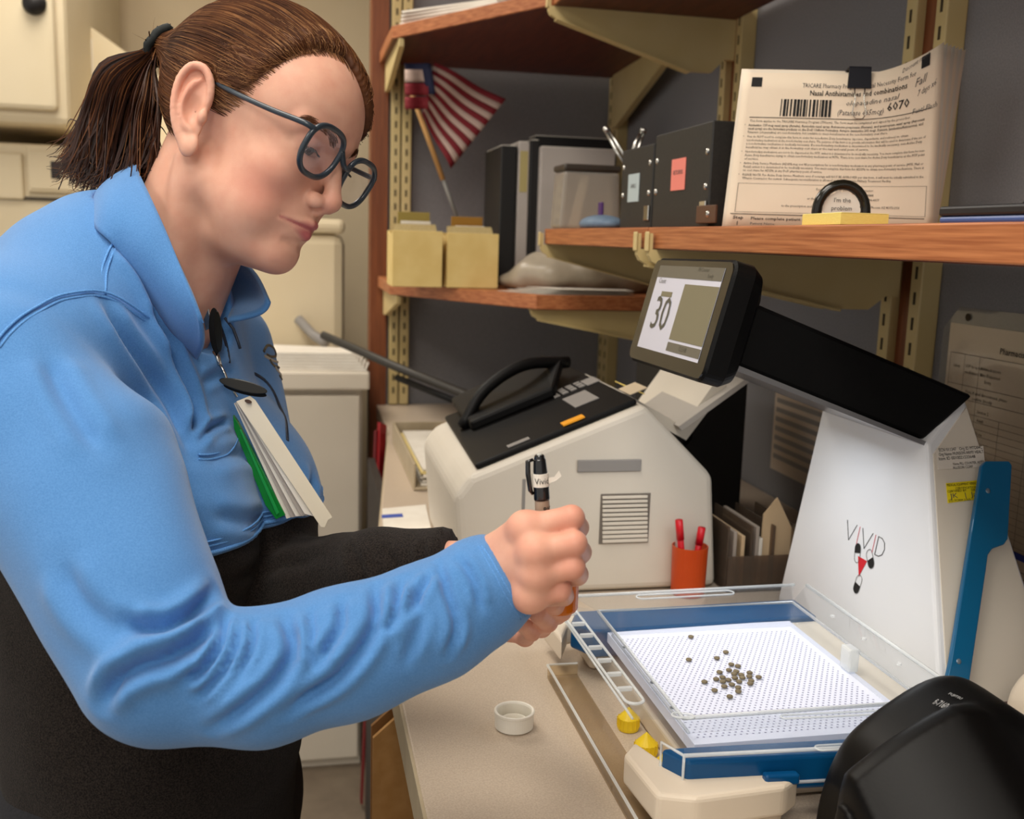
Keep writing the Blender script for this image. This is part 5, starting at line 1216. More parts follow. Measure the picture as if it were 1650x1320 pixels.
# left hand: wraps an amber vial behind and below the right hand
lfing = [
    dict(p=P3((862, 965, .850), (905, 960, .835), (912, 968, .800), (905, 958, .775)), r=[.0095, .0088, .0080, .0066]),
    dict(p=P3((850, 985, .850), (896, 988, .835), (904, 984, .800), (890, 972, .772)), r=[.0095, .0090, .0082, .0068]),
    dict(p=P3((832, 1002, .850), (872, 1010, .835), (882, 1002, .800), (866, 990, .774)), r=[.0092, .0086, .0080, .0066]),
    dict(p=P3((815, 1010, .852), (846, 1026, .838), (856, 1018, .806), (842, 1006, .784)), r=[.0086, .0078, .0072, .0060])]
lthumb = dict(p=P3((810, 935, .845), (850, 912, .835), (886, 916, .815), (905, 925, .80)), r=[.013, .0115, .0095, .008])
def f_lhand(X, Y, Z):
    d = None
    for fg in lfing:
        c = s_chain(X, Y, Z, fg['p'], fg['r'], .003); d = c if d is None else smin(d, c, .0028)
    pal = None; wr = [at(772, 905, .862), at(768, 920, .866), at(764, 935, .868), at(760, 950, .866)]
    for j, fg in enumerate(lfing):
        c = s_cap(X, Y, Z, wr[j], fg['p'][0], .013, .0112); pal = c if pal is None else smin(pal, c, .010)
    d = smin(d, pal, .007)
    d = smin(d, s_chain(X, Y, Z, lthumb['p'], lthumb['r'], .004), .008)
    d = smin(d, s_cap(X, Y, Z, at(768, 913, .862), at(700, 912, .878), .021, .022), .014)
    return d
_all = np.concatenate([fg['p'] for fg in lfing] + [lthumb['p'], [at(735, 905, .87)]])
lo, hi = bounds(_all, .03)
LHV, LHF = surfnet(f_lhand, lo, hi, .0016)
# inner torso and arms (inside the clothes) tie head and hands into one body
SHR = B2W(-.02, -.085, .165); SHL = B2W(-.05, -.10, -.14)
ELR = at(258, 1062, .70); ELL = at(430, 965, 1.0)
WRR = at(806, 924, .735); WRL = at(755, 900, .868)
def f_core(X, Y, Z):
    f, u, r = bodyc(X, Y, Z)
    d = s_ell(f, u, r, (-.04, -.22, 0), (.075, .18, .11)); d = smin(d, s_ell(f, u, r, (0, -.5, 0), (.09, .2, .12)), .05)
    d = smin(d, s_cap(f, u, r, (-.05, -.09, -.09), (-.02, -.08, .13), .04, .045), .04)
    d = smin(d, s_cap(X, Y, Z, SHR, ELR, .04, .035), .02); d = smin(d, s_chain(X, Y, Z, [ELR, at(420, 1088, .703), at(560, 1052, .714), at(700, 1000, .728), at(760, 962, .733)], [.034, .032, .029, .026, .024], .01), .02)
    d = smin(d, s_cap(X, Y, Z, SHL, ELL, .032, .03), .02); d = smin(d, s_chain(X, Y, Z, [ELL, at(610, 930, .905), at(720, 909, .876)], [.032, .025, .021], .01), .02)
    d = smin(d, s_cap(X, Y, Z, B2W(-.02, -.13, 0), B2W(-.015, -.02, 0), .05, .045), .03)
    return d
lo, hi = bounds([SHR, SHL, ELR, ELL, at(720, 972, .74), at(700, 905, .875), B2W(0, -.7, 0), B2W(-.1, .02, 0)], .07)
CV, CF = surfnet(f_core, lo, hi, .007)
# one body mesh
V = np.concatenate([HEAD_V, RHV, LHV, CV]); o1, o2, o3 = len(HEAD_V), len(HEAD_V) + len(RHV), len(HEAD_V) + len(RHV) + len(LHV)
F = np.concatenate([HEAD_F, RHF + o1, LHF + o2, CF + o3])
body = obj('body', V, F, M_skin, person, smooth=True)
rg = np.zeros((len(V), 4)); rg[:, :3] = lin((214, 128, 108))[:3]; rg[:len(HEAD_C)] = HEAD_C
hv = RHV
kn = np.zeros(len(RHV))
for fg in rfing:
    for q in fg['p'][:2]: kn = np.maximum(kn, .5 * np.exp(-(np.linalg.norm(RHV - q, axis=1) / .014) ** 2))
rg[o1:o2, 3] = kn; rg[o2:o3, 3] = .2
setcol(body, 'paint', rg)
# eyes
M_eyew = mat('eye_white', (204, 190, 182), .25); M_iris = mat('iris', (74, 66, 58), .2); M_pup = mat('pupil', (10, 8, 8), .15)
for s_ in (1, -1):
    g = _n(np.array([.86, -.52, .0])); c0 = np.array([74.5, 18.5, 31 * s_])
    def sph(c, r, n=24, m=14, cut=-2, ax=None):
        V = []; F = []
        for i in range(m + 1):
            th = math.pi * i / m
            for j in range(n):
                ph = 2 * math.pi * j / n; V.append((math.cos(th), math.sin(th) * math.cos(ph), math.sin(th) * math.sin(ph)))
        for i in range(m):
            for j in range(n): F.append([i * n + j, i * n + (j + 1) % n, (i + 1) * n + (j + 1) % n, (i + 1) * n + j])
        V = np.array(V); a = g; b = _n(np.cross(a, (0, 0, 1.0))); cc = np.cross(a, b); V = V[:, :1] * a + V[:, 1:2] * b + V[:, 2:3] * cc
        return c + V * r, F
    eb = obj('eyeball', *[H2W(q) if i == 0 else q for i, q in enumerate(sph(c0, 12.4))], M_eyew, body, smooth=True)
    Vd, Fd = sph(c0, 12.6); sel = ((Vd - c0) @ g) > 12.6 * .88; Fd2 = [f for f in Fd if all(sel[i] for i in f)]
    obj('iris', H2W(Vd), Fd2, M_iris, eb, smooth=True)
    Vd, Fd = sph(c0, 12.75); sel = ((Vd - c0) @ g) > 12.75 * .972; Fd2 = [f for f in Fd if all(sel[i] for i in f)]
    obj('pupil', H2W(Vd), Fd2, M_pup, eb, smooth=True)

# ------------------------------------------------ strands
def strands(paths, r0, r1=None, n=3):
    """many thin tapered tubes in one mesh; paths: array (N,K,3) in world"""
    P = np.asarray(paths); N, K, _ = P.shape
    T = np.gradient(P, axis=1); T /= np.linalg.norm(T, axis=2)[..., None] + 1e-12
    A = np.where(np.abs(T[:, :1, 2:3]) < .9, np.array([0, 0, 1.0]), np.array([1.0, 0, 0])); A = np.broadcast_to(A, P.shape)
    u = np.cross(T, A); u /= np.linalg.norm(u, axis=2)[..., None] + 1e-12; v = np.cross(T, u)
    R = np.interp(np.linspace(0, 1, K), [0, .1, .75, 1], [r0 * .7, r0, r0 * .9, r1 if r1 is not None else r0 * .2])[None, :, None]
    ring = np.stack([P + R * (math.cos(a) * u + math.sin(a) * v) for a in np.linspace(0, 2 * math.pi, n, endpoint=False)], 2)   # N,K,n,3
    V = ring.reshape(-1, 3); base = np.arange(N)[:, None, None] * K * n; i = np.arange(K - 1)[None, :, None] * n; k = np.arange(n)[None, None, :]; k2 = (k + 1) % n
    F = np.stack([base + i + k, base + i + k2, base + i + n + k2, base + i + n + k], -1).reshape(-1, 4)
    return V, F
tie = headpx(258, 76, 0); 
# hair cap: scalp volume bounded by the hairline
def hairline(x, y, z):
    """>0 where hair grows"""
    hl = np.interp(x, [-27, -18, -6, 4, 10, 26, 39, 46, 60, 100], [42, 38, 30, 22, 26, 42, 70, 95, 115, 126])
    hf = np.interp(z, [-75, -45, -20, 6], [20, 44, 82, 114])
    h = np.where(z > 6, hl, np.minimum(hl, hf))
    top = (y - h) * .5
    beh = np.minimum(-(x + 24), (y + 44 + (x + 26) * .75) * .8)      # behind the ear, down to the nape
    return smax(top, beh, 8)
def f_cap(x, y, z):
    za = np.abs(z)
    d = s_ell(x, y, z, (-10, 52, 0), (100, 84, 78)); d = smin(d, s_ell(x, y, z, (40, 48, 0), (62, 64, 65)), 20)
    d = smin(d, s_cap(x, y, z, (-48, 0, 0), (-66, -36, 0), 58, 52), 20)
    d = smin(d, s_cap(x, y, z, (-70, 50, 0), tie * np.array([.96, 1, 1]), 52, 15), 22)
    # parting
    d = smax(d, -s_cap(x, y, z, (104, 100, 4), (30, 146, 4), 3, 3), 5)
    return smax(d, -hairline(x, y, z), 15)
V, F = surfnet(f_cap, (-170, -110, -90), (112, 150, 90), 2.2)
HN = vnormals(V, F)
# combed relief: fine ridges running to the tie
rel = V - tie; ang = np.arctan2(rel[:, 2], rel[:, 1]); V = V + HN * (0.5 * np.sin(ang * 70 + 3 * np.sin(V[:, 0] * .05)) + .35 * np.sin(ang * 163 + V[:, 0] * .02))[:, None]
hair = obj('hair', H2W(V), F, M_hair, person, smooth=True)
CAPV, CAPN = V, HN
# loose surface strands, each following the cap to the tie
sel = RNG.choice(len(CAPV), 5200, replace=False)
starts = CAPV[sel]; nrm = CAPN[sel]; ok = (starts[:, 2] > -60) & (f_head(*starts.T) > 1.0); starts = starts[ok]; K = 12
paths = []
for p in starts:
    tt = np.linspace(0, RNG.uniform(.3, .8), K)
    c = np.array([-10, 45, 0]); a = p - c; b = tie - c; la, lb = np.linalg.norm(a), np.linalg.norm(b); ua, ub = a / la, b / lb
    om = math.acos(np.clip(ua @ ub, -1, 1)) + 1e-6
    q = (np.sin((1 - tt) * om)[:, None] * ua + np.sin(tt * om)[:, None] * ub) / math.sin(om)
    L = la + (lb - la) * tt
    q = c + q * (L + 1.5 + 2.5 * RNG.random() * np.sin(tt * 3.1))[:, None]
    paths.append(q)
paths = np.array(paths)
# press each strand onto the cap surface
for _ in range(4):
    s = paths.reshape(-1, 3); e = 1.5; d0 = f_cap(*s.T)
    g = np.stack([f_cap(*(s + np.eye(3)[i] * e).T) - d0 for i in range(3)], 1); g /= np.linalg.norm(g, axis=1)[:, None] + 1e-9
    off = np.repeat(RNG.uniform(.2, 1.8, len(paths)), K) if _ == 0 else off
    paths = (s - g * np.clip(d0 - off, -8, 8)[:, None]).reshape(paths.shape)
half = len(paths) * 2 // 3
tag(obj('hair_strands', *strands(H2W(paths[:half].reshape(-1, 3)).reshape(half, K, 3), .00034), M_hair, hair), kind='stuff')
tag(obj('hair_strands_light', *strands(H2W(paths[half:].reshape(-1, 3)).reshape(-1, K, 3), .00028), M_hair2, hair), kind='stuff')
# fine hairs along the hairline, rooted in the skin and swept back into the hair
Hs = hV[RNG.choice(len(hV), 60000, replace=False)]; hv_ = hairline(*Hs.T); Hs = Hs[(hv_ > -8) & (hv_ < 3) & (Hs[:, 1] > 8) & (Hs[:, 2] > 0) & (f_ear(Hs[:, 0], Hs[:, 1], np.abs(Hs[:, 2])) > 3)][:2600]
def f_hs(x, y, z): return np.minimum(f_cap(x, y, z), f_head(x, y, z))
bp_ = []
for p in Hs:
    d = tie + np.array([0, 20, 0]) - p; d = d / np.linalg.norm(d); L_ = RNG.uniform(22, 55); dn = np.array([0, RNG.normal(.0, .05), 0])
    bp_.append([p + (d + dn) * L_ * q for q in np.linspace(0, 1, 9)])
bp_ = np.array(bp_); s_ = bp_.reshape(-1, 3); off = np.tile(np.array([.15, .5, .8, 1.0, 1.1, 1.1, 1.0, .8, .5]), len(Hs))
for _ in range(6):
    d0 = f_hs(*s_.T); g = np.stack([f_hs(*(s_ + np.eye(3)[i] * 1.0).T) - d0 for i in range(3)], 1); g /= np.linalg.norm(g, axis=1)[:, None] + 1e-9; s_ = s_ - g * np.clip(d0 - off, -10, 10)[:, None]
bp_ = s_.reshape(bp_.shape); h2 = len(bp_) // 2
tag(obj('hairline_strands', *strands(H2W(bp_[:h2].reshape(-1, 3)).reshape(-1, 9, 3), .00030), M_hair, hair), kind='stuff')
tag(obj('hairline_strands_light', *strands(H2W(bp_[h2:].reshape(-1, 3)).reshape(-1, 9, 3), .00017), M_hair4, hair), kind='stuff')
# flyaway hairs above the crown
fp = starts[RNG.choice(len(starts), 90, replace=False)]; q_ = []
for p in fp:
    d = tie - p; d /= np.linalg.norm(d); n_ = p - np.array([-10, 45, 0]); n_ /= np.linalg.norm(n_); L_ = RNG.uniform(20, 60); up_ = RNG.uniform(2, 9)
    q_.append([p + d * L_ * t_ + n_ * up_ * math.sin(t_ * 2.6) for t_ in np.linspace(0, 1, 9)])
q_ = np.array(q_); tag(obj('flyaway_strands', *strands(H2W(q_.reshape(-1, 3)).reshape(q_.shape), .00016), M_hair2, hair), kind='stuff')
# ponytail: a fan of strands from the tie
def pony(N, r, mm, name, spread=1.0):
    ctrl = []
    for i in range(N):
        t = RNG.random(); s_ = RNG.normal(0, 1); dz = RNG.normal(0, 16)
        e_px = 108 + t * 140 + RNG.normal(0, 8); e_py = 250 + 26 * math.sin(t * 2.6) + RNG.normal(0, 16)
        m_px = 160 + t * 100; m_py = 112 + t * 52 + RNG.normal(0, 5)
        m2x = 132 + t * 126; m2y = 182 + t * 18 + RNG.normal(0, 6)
        P = np.array([tie + np.array([2, RNG.normal(0, 7), RNG.normal(0, 8)]), headpx(224 + t * 26, 82 + t * 30, dz * .4 + 6), headpx(m_px, m_py, dz + 6), headpx(m2x, m2y, dz * 1.2 + 4), headpx(e_px, e_py, dz * 1.3), headpx(e_px - 10 + 22 * (t - .4) * 0 + RNG.normal(-3, 9), e_py + 14 + RNG.normal(0, 5), dz * 1.35)])
        ctrl.append(catmull(P, 4))
    Q = np.array(ctrl); return tag(obj(name, *strands(H2W(Q.reshape(-1, 3)).reshape(Q.shape), r), mm, hair), kind='stuff')
pony(1100, .0008, M_hair3, 'ponytail'); pony(500, .0006, M_hair, 'ponytail_strands'); pony(130, .0004, M_hair2, 'ponytail_light_strands')
# scrunchie
M_tie = mat('dark_hair_tie', (22, 26, 26), .8, (34, 38, 38), 300)
a = _n(np.array([-1.0, .15, 0])); b = np.array([0, 0, 1.0]); c = np.cross(a, b); tp = []
for k in range(25):
    th = 2 * math.pi * k / 24; tp.append(tie + np.array([3, 0, 4]) + (14 + 1.2 * math.sin(th * 5)) * math.cos(th) * c * 1.35 + (14 + 1.2 * math.cos(th * 7)) * math.sin(th) * b)
obj('hair_tie', *tubegeo(H2W(np.array(tp)), .0042 , 8, False), M_tie, hair, smooth=True)
# eyebrows and lashes
br = []
for s_ in (1, -1):
    for i in range(170):
        t = RNG.random(); base = np.array([90 - 16 * t ** 1.6, 30.5 + 5.5 * math.sin(t * 2.4) + RNG.normal(0, 1.3), s_ * (12 + 33 * t)])
        dr = np.array([-.35 * t, .5 - .75 * t, s_ * .8]); dr = _n(dr) * RNG.uniform(5, 8)
        br.append([base + dr * q for q in (0, .5, 1)])
br = np.array(br); s = br.reshape(-1, 3)
for _ in range(5):
    d0 = f_head(*s.T); g = np.stack([f_head(*(s + np.eye(3)[i] * .7).T) - d0 for i in range(3)], 1); g /= np.linalg.norm(g, axis=1)[:, None] + 1e-9; s = s - g * np.clip(d0 - .5, -6, 6)[:, None]
tag(obj('eyebrows', *strands(H2W(s).reshape(br.shape), .00028), M_hair, body), kind='stuff')
la = []
for s_ in (1, -1):
    for i in range(60):
        t = RNG.uniform(-1, 1); c0 = np.array([74.5, 18.5, 31 * s_]); ph = t * .85
        p = c0 + 13.5 * np.array([math.cos(ph) * .98, -.13 - .16 * ph * ph, math.sin(ph) * .98]); dr = np.array([.75 * math.cos(ph), -.55, .75 * math.sin(ph)]) * 7.0
        la.append([p, p + dr * .5 + np.array([0, -.3, 0]), p + dr + np.array([0, .6, 0])])
la = np.array(la); tag(obj('eyelashes', *strands(H2W(la.reshape(-1, 3)).reshape(la.shape), .00022), M_tie, body), kind='stuff')
# ------------------------------------------------ pullover
SEAM = at(420, 893, .86)[2]
WRC = at(822, 927, .733)                        # right cuff centre
def f_torso(X, Y, Z):
    f, u, r = bodyc(X, Y, Z); ra = np.abs(r)
    d = s_cap(f, u, r, (-.05, -.085, -.10), (-.03, -.075, .125), .062, .068)
    d = smin(d, s_ell(f, u, r, (-.085, -.085, 0), (.105, .125, .14)), .05)
    d = smin(d, s_ell(f, u, r, (-.045, -.25, 0), (.122, .20, .138)), .06)
    d = smin(d, s_ell(f, u, ra, (.036, -.235, .062), (.078, .095, .078)), .06)
    d = smin(d, s_ell(f, u, r, (-.02, -.45, 0), (.136, .18, .150)), .06)
    d = smin(d, s_ell(f, u, r, (-.03, -.66, 0), (.145, .17, .185)), .06)
    d = smin(d, s_cap(f, u, r, (-.05, -.10, 0), (-.035, -.012, 0), .085, .078), .05)
    d = smin(d, s_cap(f, u, r, (-.04, -.03, .04), (-.03, -.075, .13), .062, .064), .04)
    return d
fore = [at(262, 1080, .70), at(420, 1092, .700), at(560, 1052, .712), at(700, 1000, .724), at(775, 952, .73), WRC]
def f_rsleeve(X, Y, Z):
    d = s_cap(X, Y, Z, SHR, ELR, .071, .056)
    d = smin(d, s_cap(X, Y, Z, at(170, 740, .765), at(220, 942, .718), .052, .046), .03)
    d = smin(d, s_chain(X, Y, Z, fore, [.049, .0455, .0450, .0415, .0365, .0305], .01), .009)
    return d
def f_lsleeve(X, Y, Z):
    d = s_cap(X, Y, Z, SHL, ELL, .068, .055); return smin(d, s_chain(X, Y, Z, [ELL, at(610, 930, .905), at(728, 905, .872)], [.055, .042, .031], .01), .02)
cn = _n(np.array(at(822 + 85, 927 - 52, .733) - at(822, 927, .733)))
ln = _n(at(728, 905, .872) - at(690, 910, .879))
def f_blue(X, Y, Z):
    t = smax(f_torso(X, Y, Z) - .003, SEAM - Z, .003)
    sl = f_rsleeve(X, Y, Z)
    sl = smax(sl, (X - WRC[0]) * cn[0] + (Y - WRC[1]) * cn[1] + (Z - WRC[2]) * cn[2], .002)
    hole = s_cap(X, Y, Z, WRC - cn * .022, WRC + cn * .03, .0275, .0275)
    sl = smax(sl, -hole, .002)
    l = smax(f_lsleeve(X, Y, Z) - .001, SEAM + .048 - Z, .003)
    d = smin(t, sl, .005); d = smin(d, l, .012)
    f, u, r = bodyc(X, Y, Z)
    d = smax(d, -s_cap(f, u, r, (.045, -.035, .0), (.05, .12, .0), .042, .06), .004)
    return smax(d, -s_cap(f, u, r, (-.045, -.10, 0), (.03, .15, 0), .050, .062), .004)     # neck opening
def f_black(X, Y, Z):
    t = smax(f_torso(X, Y, Z), Z - SEAM - .004, .002)
    l = f_lsleeve(X, Y, Z); LE = at(728, 905, .872)
    l = smax(l, (X - LE[0]) * ln[0] + (Y - LE[1]) * ln[1] + (Z - LE[2]) * ln[2], .002)
    l = smax(l, Z - SEAM - .05, .002)
    d = smin(t, l, .012)
    return np.maximum(d, .70 - Z)
pul = thing('jacket_holder', 'x', 'x') if False else None
lo = np.array([NB[0] - .30, NB[1] - .38, SEAM - .13]); hi = np.array([WRC[0] + .03, NB[1] + .32, NB[2] + .10])
BVt, BFt = surfnet(f_blue, lo, hi, .0029)
lo = np.array([NB[0] - .30, NB[1] - .30, .66]); hi = np.array([at(742, 902, .87)[0] + .03, NB[1] + .32, SEAM + .05])
KVt, KFt = surfnet(f_black, lo, hi, .0055)
def pxof(V):
    c = (V - CAMP) @ RW; return np.stack([CX + FPX * c[:, 0] / c[:, 2], CY + FPX * c[:, 1] / c[:, 2], c[:, 2]], 1)
def onto(V, N, poly):
    """3D polyline on a surface under a polyline seen in the photograph"""
    Q = pxof(V); fr = ((V - CAMP) * N).sum(1) < 0; R_ = []
    for p in catmull(np.array(poly, float), 4):
        dd = np.hypot(Q[:, 0] - p[0], Q[:, 1] - p[1]); c = np.where(fr & (dd < 9))[0]
        if len(c) == 0: c = np.argsort(dd)[:3]
        dmin = Q[c, 2].min(); c = c[Q[c, 2] < dmin + .03]; R_.append(V[c[np.argmin(dd[c])]])
    R_ = np.array(R_)
    for _ in range(2): R_[1:-1] = (R_[:-2] + 2 * R_[1:-1] + R_[2:]) / 4
    return R_
def crease(V, N, folds):
    D = np.zeros(len(V))
    for poly, amp, wd in folds:
        P = onto(V, N, poly); d, t = pdist(V, P); env = np.minimum(1, np.minimum(t, 1 - t) * 5 + .15)
        wd = wd * .66; D += 1.15 * amp * env * (-np.exp(-(d / wd) ** 2) + .62 * np.exp(-((d - 1.9 * wd) / (1.2 * wd)) ** 2))
    return V + N * D[:, None]
def z5(*p): return [(x / 2.357, 800 + y / 2.357) for x, y in p]
def z4(*p): return [(x / 2.64, 240 + y / 2.64) for x, y in p]
folds = [
    (z5((812, 362), (740, 440), (660, 488), (560, 500), (470, 468)), .0085, .0075),
    (z5((815, 478), (750, 552), (640, 612), (520, 655), (430, 712), (388, 790)), .0095, .0080),
    (z5((860, 465), (850, 560), (780, 660), (690, 690)), .006, .005),
    (z5((905, 470), (900, 570), (840, 690), (740, 770)), .0045, .0042),
    (z5((955, 470), (962, 560), (905, 680)), .004, .004),
    (z5((1075, 455), (1112, 560), (1080, 665), (960, 780), (800, 880)), .0065, .0065),
    (z5((1180, 425), (1188, 540), (1190, 640)), .003, .004), (z5((1290, 390), (1290, 520), (1210, 620)), .005, .0052),
    (z5((1425, 350), (1430, 470), (1370, 590), (1250, 710), (1090, 820)), .0065, .0062),
    (z5((1520, 320), (1512, 430), (1450, 530)), .005, .0050), (z5((1640, 290), (1590, 380), (1530, 480)), .004, .0048),
    (z5((230, 250), (300, 400), (420, 500), (560, 540)), .004, .012),
    ([(705, 905), (722, 960), (735, 1010), (720, 1060)], .0045, .0048), ([(742, 900), (765, 940), (775, 985)], .0035, .0042),
    ([(660, 930), (680, 1000), (650, 1070)], .003, .006),
    (z4((440, 640), (530, 800), (650, 970), (745, 1130), (815, 1320)), .006, .009), (z4((210, 880), (290, 1080), (420, 1290)), .0045, .011),
    (z4((660, 700), (760, 910), (830, 1110), (815, 1250)), .0075, .007), (z4((500, 400), (610, 540), (690, 740), (760, 860)), .006, .007),
    (z4((640, 570), (720, 680), (830, 790), (900, 850)), .0045, .006), (z4((840, 1255), (890, 1190), (965, 1160)), .005, .005),
    (z4((560, 340), (660, 500), (740, 640)), .003, .005), (z4((860, 1000), (920, 960), (1000, 940)), .003, .007),
    ([(330, 745), (390, 730), (440, 745)], .003, .010), ([(340, 830), (400, 840), (470, 828)], .003, .010), ([(470, 840), (500, 800), (505, 760)], .004, .010)]
N = vnormals(BVt, BFt); BV2 = crease(BVt, N, folds)
# slow waviness of soft cloth
def wav(V, a): return a * (np.sin(V[:, 0] * 61 + 3 * np.sin(V[:, 2] * 23)) * np.sin(V[:, 2] * 47 + 2 * np.sin(V[:, 1] * 31)))
BV2 = BV2 + N * wav(BV2, .0012)[:, None]
jacket = obj('pullover_upper', BV2, BFt, M_bluef, person, smooth=True)
N2 = vnormals(KVt, KFt)
KV2 = crease(KVt, N2, [([(560, 885), (590, 930), (580, 980)], .005, .006), ([(620, 880), (640, 920), (630, 960)], .004, .005), ([(680, 878), (690, 915)], .004, .005), ([(360, 940), (430, 915), (520, 900)], .003, .010)])
lower = obj('pullover_lower', KV2 + N2 * wav(KV2, .0015)[:, None], KFt, M_blackf, person, smooth=True)
# seams: raised stitched lines
M_seam = mat('blue_seam', (74, 130, 194), .9, (104, 160, 220), 1200, 2)
N = vnormals(BV2, BFt)
def seam(poly, r=.0011, two=True, name='seam', mm=None, par=None):
    P = onto(BV2, N, poly); mb = MB(); mb.tube(P, r, 6)
    if two:
        T = np.gradient(P, axis=0); T /= np.linalg.norm(T, axis=1)[:, None] + 1e-9; W = np.cross(T, P - CAMP); W /= np.linalg.norm(W, axis=1)[:, None] + 1e-9
        mb.tube(P + W * .004, r, 6)
    return mb.obj(name, mm or M_seam, par or jacket, smooth=True)
seam(z4((0, 850), (60, 770), (180, 680), (300, 635), (440, 625), (560, 690), (660, 770), (700, 830)))
seam(z4((450, 620), (455, 520), (490, 420), (540, 400)))
seam([(318, 741), (345, 740), (372, 728), (384, 705)], two=True)
# hem band: follows the torso's own contour at the colour change
hr = []
for th in np.linspace(-math.pi, math.pi, 97):
    dr = math.cos(th) * BF + math.sin(th) * BR_; a_, b_ = .0, .40
    for _ in range(26):
        m_ = (a_ + b_) / 2; q = np.array([NB[0], NB[1], 0]) - BF * .02 + dr * m_; q[2] = SEAM + .004
        if f_torso(*[np.array([c]) for c in q])[0] - .003 < 0: a_ = m_
        else: b_ = m_
    hr.append(q)
hr = np.array(hr)
for dz, rr in ((0, .0022), (.006, .0010), (.010, .0010)): obj('hem_stitch', *tubegeo(hr + np.array([0, 0, dz]), rr, 6, False), M_seam, jacket, smooth=True)
seam([(778, 878), (800, 918), (825, 962), (848, 992)], .0008, False); seam([(772, 880), (795, 922), (818, 966), (840, 996)], .0006, False)
# front zip placket and curved pocket zip
M_zip = mat('dark_zip', (26, 34, 48), .5, (40, 50, 66), 400)
seam([(352, 520), (362, 548), (370, 585)], .0016, False, 'zip', M_zip)
seam(z4((1090, 955), (1150, 1010), (1195, 1100), (1220, 1180), (1225, 1245)), .0017, False, 'pocket_zip', M_zip)
# embroidered emblem on the chest
M_emb = mat('emblem_thread', (120, 108, 84), .8, (66, 62, 54), 500, 3); M_emb2 = mat('emblem_thread_light', (178, 168, 150), .8)
for pl, mm in (([(424, 566), (431, 557), (440, 560), (446, 570), (440, 576), (430, 572)], M_emb), ([(428, 574), (436, 580), (446, 583)], M_emb2), ([(434, 578), (441, 590), (449, 592)], M_emb), ([(442, 588), (449, 600), (456, 604)], M_emb2), ([(450, 606), (455, 613)], M_emb)):
    seam(pl, .0016, False, 'embroidery', mm)
# collar: a soft standing band round the neck, open at the front, far tip folded out
def collar_pt(t, v):
    """t: 0 near front .. 1 far front round the back; v: 0 base .. 1 top edge"""
    base = CB(t); top = CTp(t); mid = (base + top) / 2; out = _n((mid - (NB + np.array([0, 0, .02]))) * np.array([1, 1, .2]))
    return base * (1 - v) + top * v + out * .010 * math.sin(math.pi * v)
kb = [at(318, 575, .872), at(284, 540, .862), at(240, 480, .864), at(196, 410, .878), at(152, 368, .91), at(150, 335, .97), at(225, 345, 1.05), at(330, 420, 1.05), at(372, 480, .99), at(366, 515, .935)]
kt = [at(326, 512, .838), at(311, 472, .838), at(285, 414, .846), at(250, 337, .862), at(223, 276, .905), at(236, 268, .965), at(285, 305, 1.015), at(352, 400, 1.01), at(403, 437, .975), at(431, 486, .93)]
_Nj = vnormals(BV2, BFt); _on = onto(BV2, _Nj, [(322, 582), (284, 540), (240, 480), (196, 410), (152, 364)])[::4]
for i in range(5): kb[i] = _on[i] + _n(NB - _on[i]) * .004
kbc = catmull(kb, 6); ktc = catmull(kt, 6)
def CB(t): i = t * (len(kbc) - 1); j = min(int(i), len(kbc) - 2); return kbc[j] + (kbc[j + 1] - kbc[j]) * (i - j)
def CTp(t): i = t * (len(ktc) - 1); j = min(int(i), len(ktc) - 2); return ktc[j] + (ktc[j + 1] - ktc[j]) * (i - j)
V, F = gridgeo(collar_pt, 55, 14, .0035)
col = obj('collar', V, F, M_bluef, jacket, smooth=True)
P = np.array([collar_pt(t, .90) for t in np.linspace(0, .5, 30)]); cc_ = _n(CAMP - P.mean(0)); obj('collar_seam', *tubegeo(P + cc_ * .002, .0008, 5), M_seam, col, smooth=True)
# inside of the open neck (far placket)
# trousers
M_tr = mat('dark_trousers', (24, 24, 28), .9, (32, 32, 36), 400, 3, bump=.2)
def f_leg(X, Y, Z):
    f, u, r = bodyc(X, Y, Z); ra = np.abs(r); zz = Z
    d = s_cap(f, Z, ra, (-.03, .74, .085), (-.02, .42, .085), .105, .072); d = smin(d, s_cap(f, Z, ra, (-.02, .42, .085), (-.04, .08, .085), .07, .055), .02)
    return np.maximum(smin(d, s_ell(f, Z, r, (-.03, .80, 0), (.13, .12, .17)), .04), .06 - Z)
lo = np.array([NB[0] - .32, NB[1] - .32, .04]); hi = np.array([NB[0] + .26, NB[1] + .32, .93])
V, F = surfnet(f_leg, lo, hi, .012); obj('trousers', V, F, M_tr, person, smooth=True)
M_shoe = mat('dark_shoe', (28, 26, 26), .5)
for s_ in (1, -1):
    def f_shoe(X, Y, Z):
        f, u, r = bodyc(X, Y, Z); d = s_cap(f, Z, r, (-.06, .045, .085 * s_), (.13, .035, .09 * s_), .045, .038); return np.maximum(d, .002 - Z)
    c = B2W(.03, 0, .085 * s_); V, F = surfnet(f_shoe, (c[0] - .2, c[1] - .2, -.01), (c[0] + .2, c[1] + .2, .11), .008); obj('shoe', V, F, M_shoe, person, smooth=True)
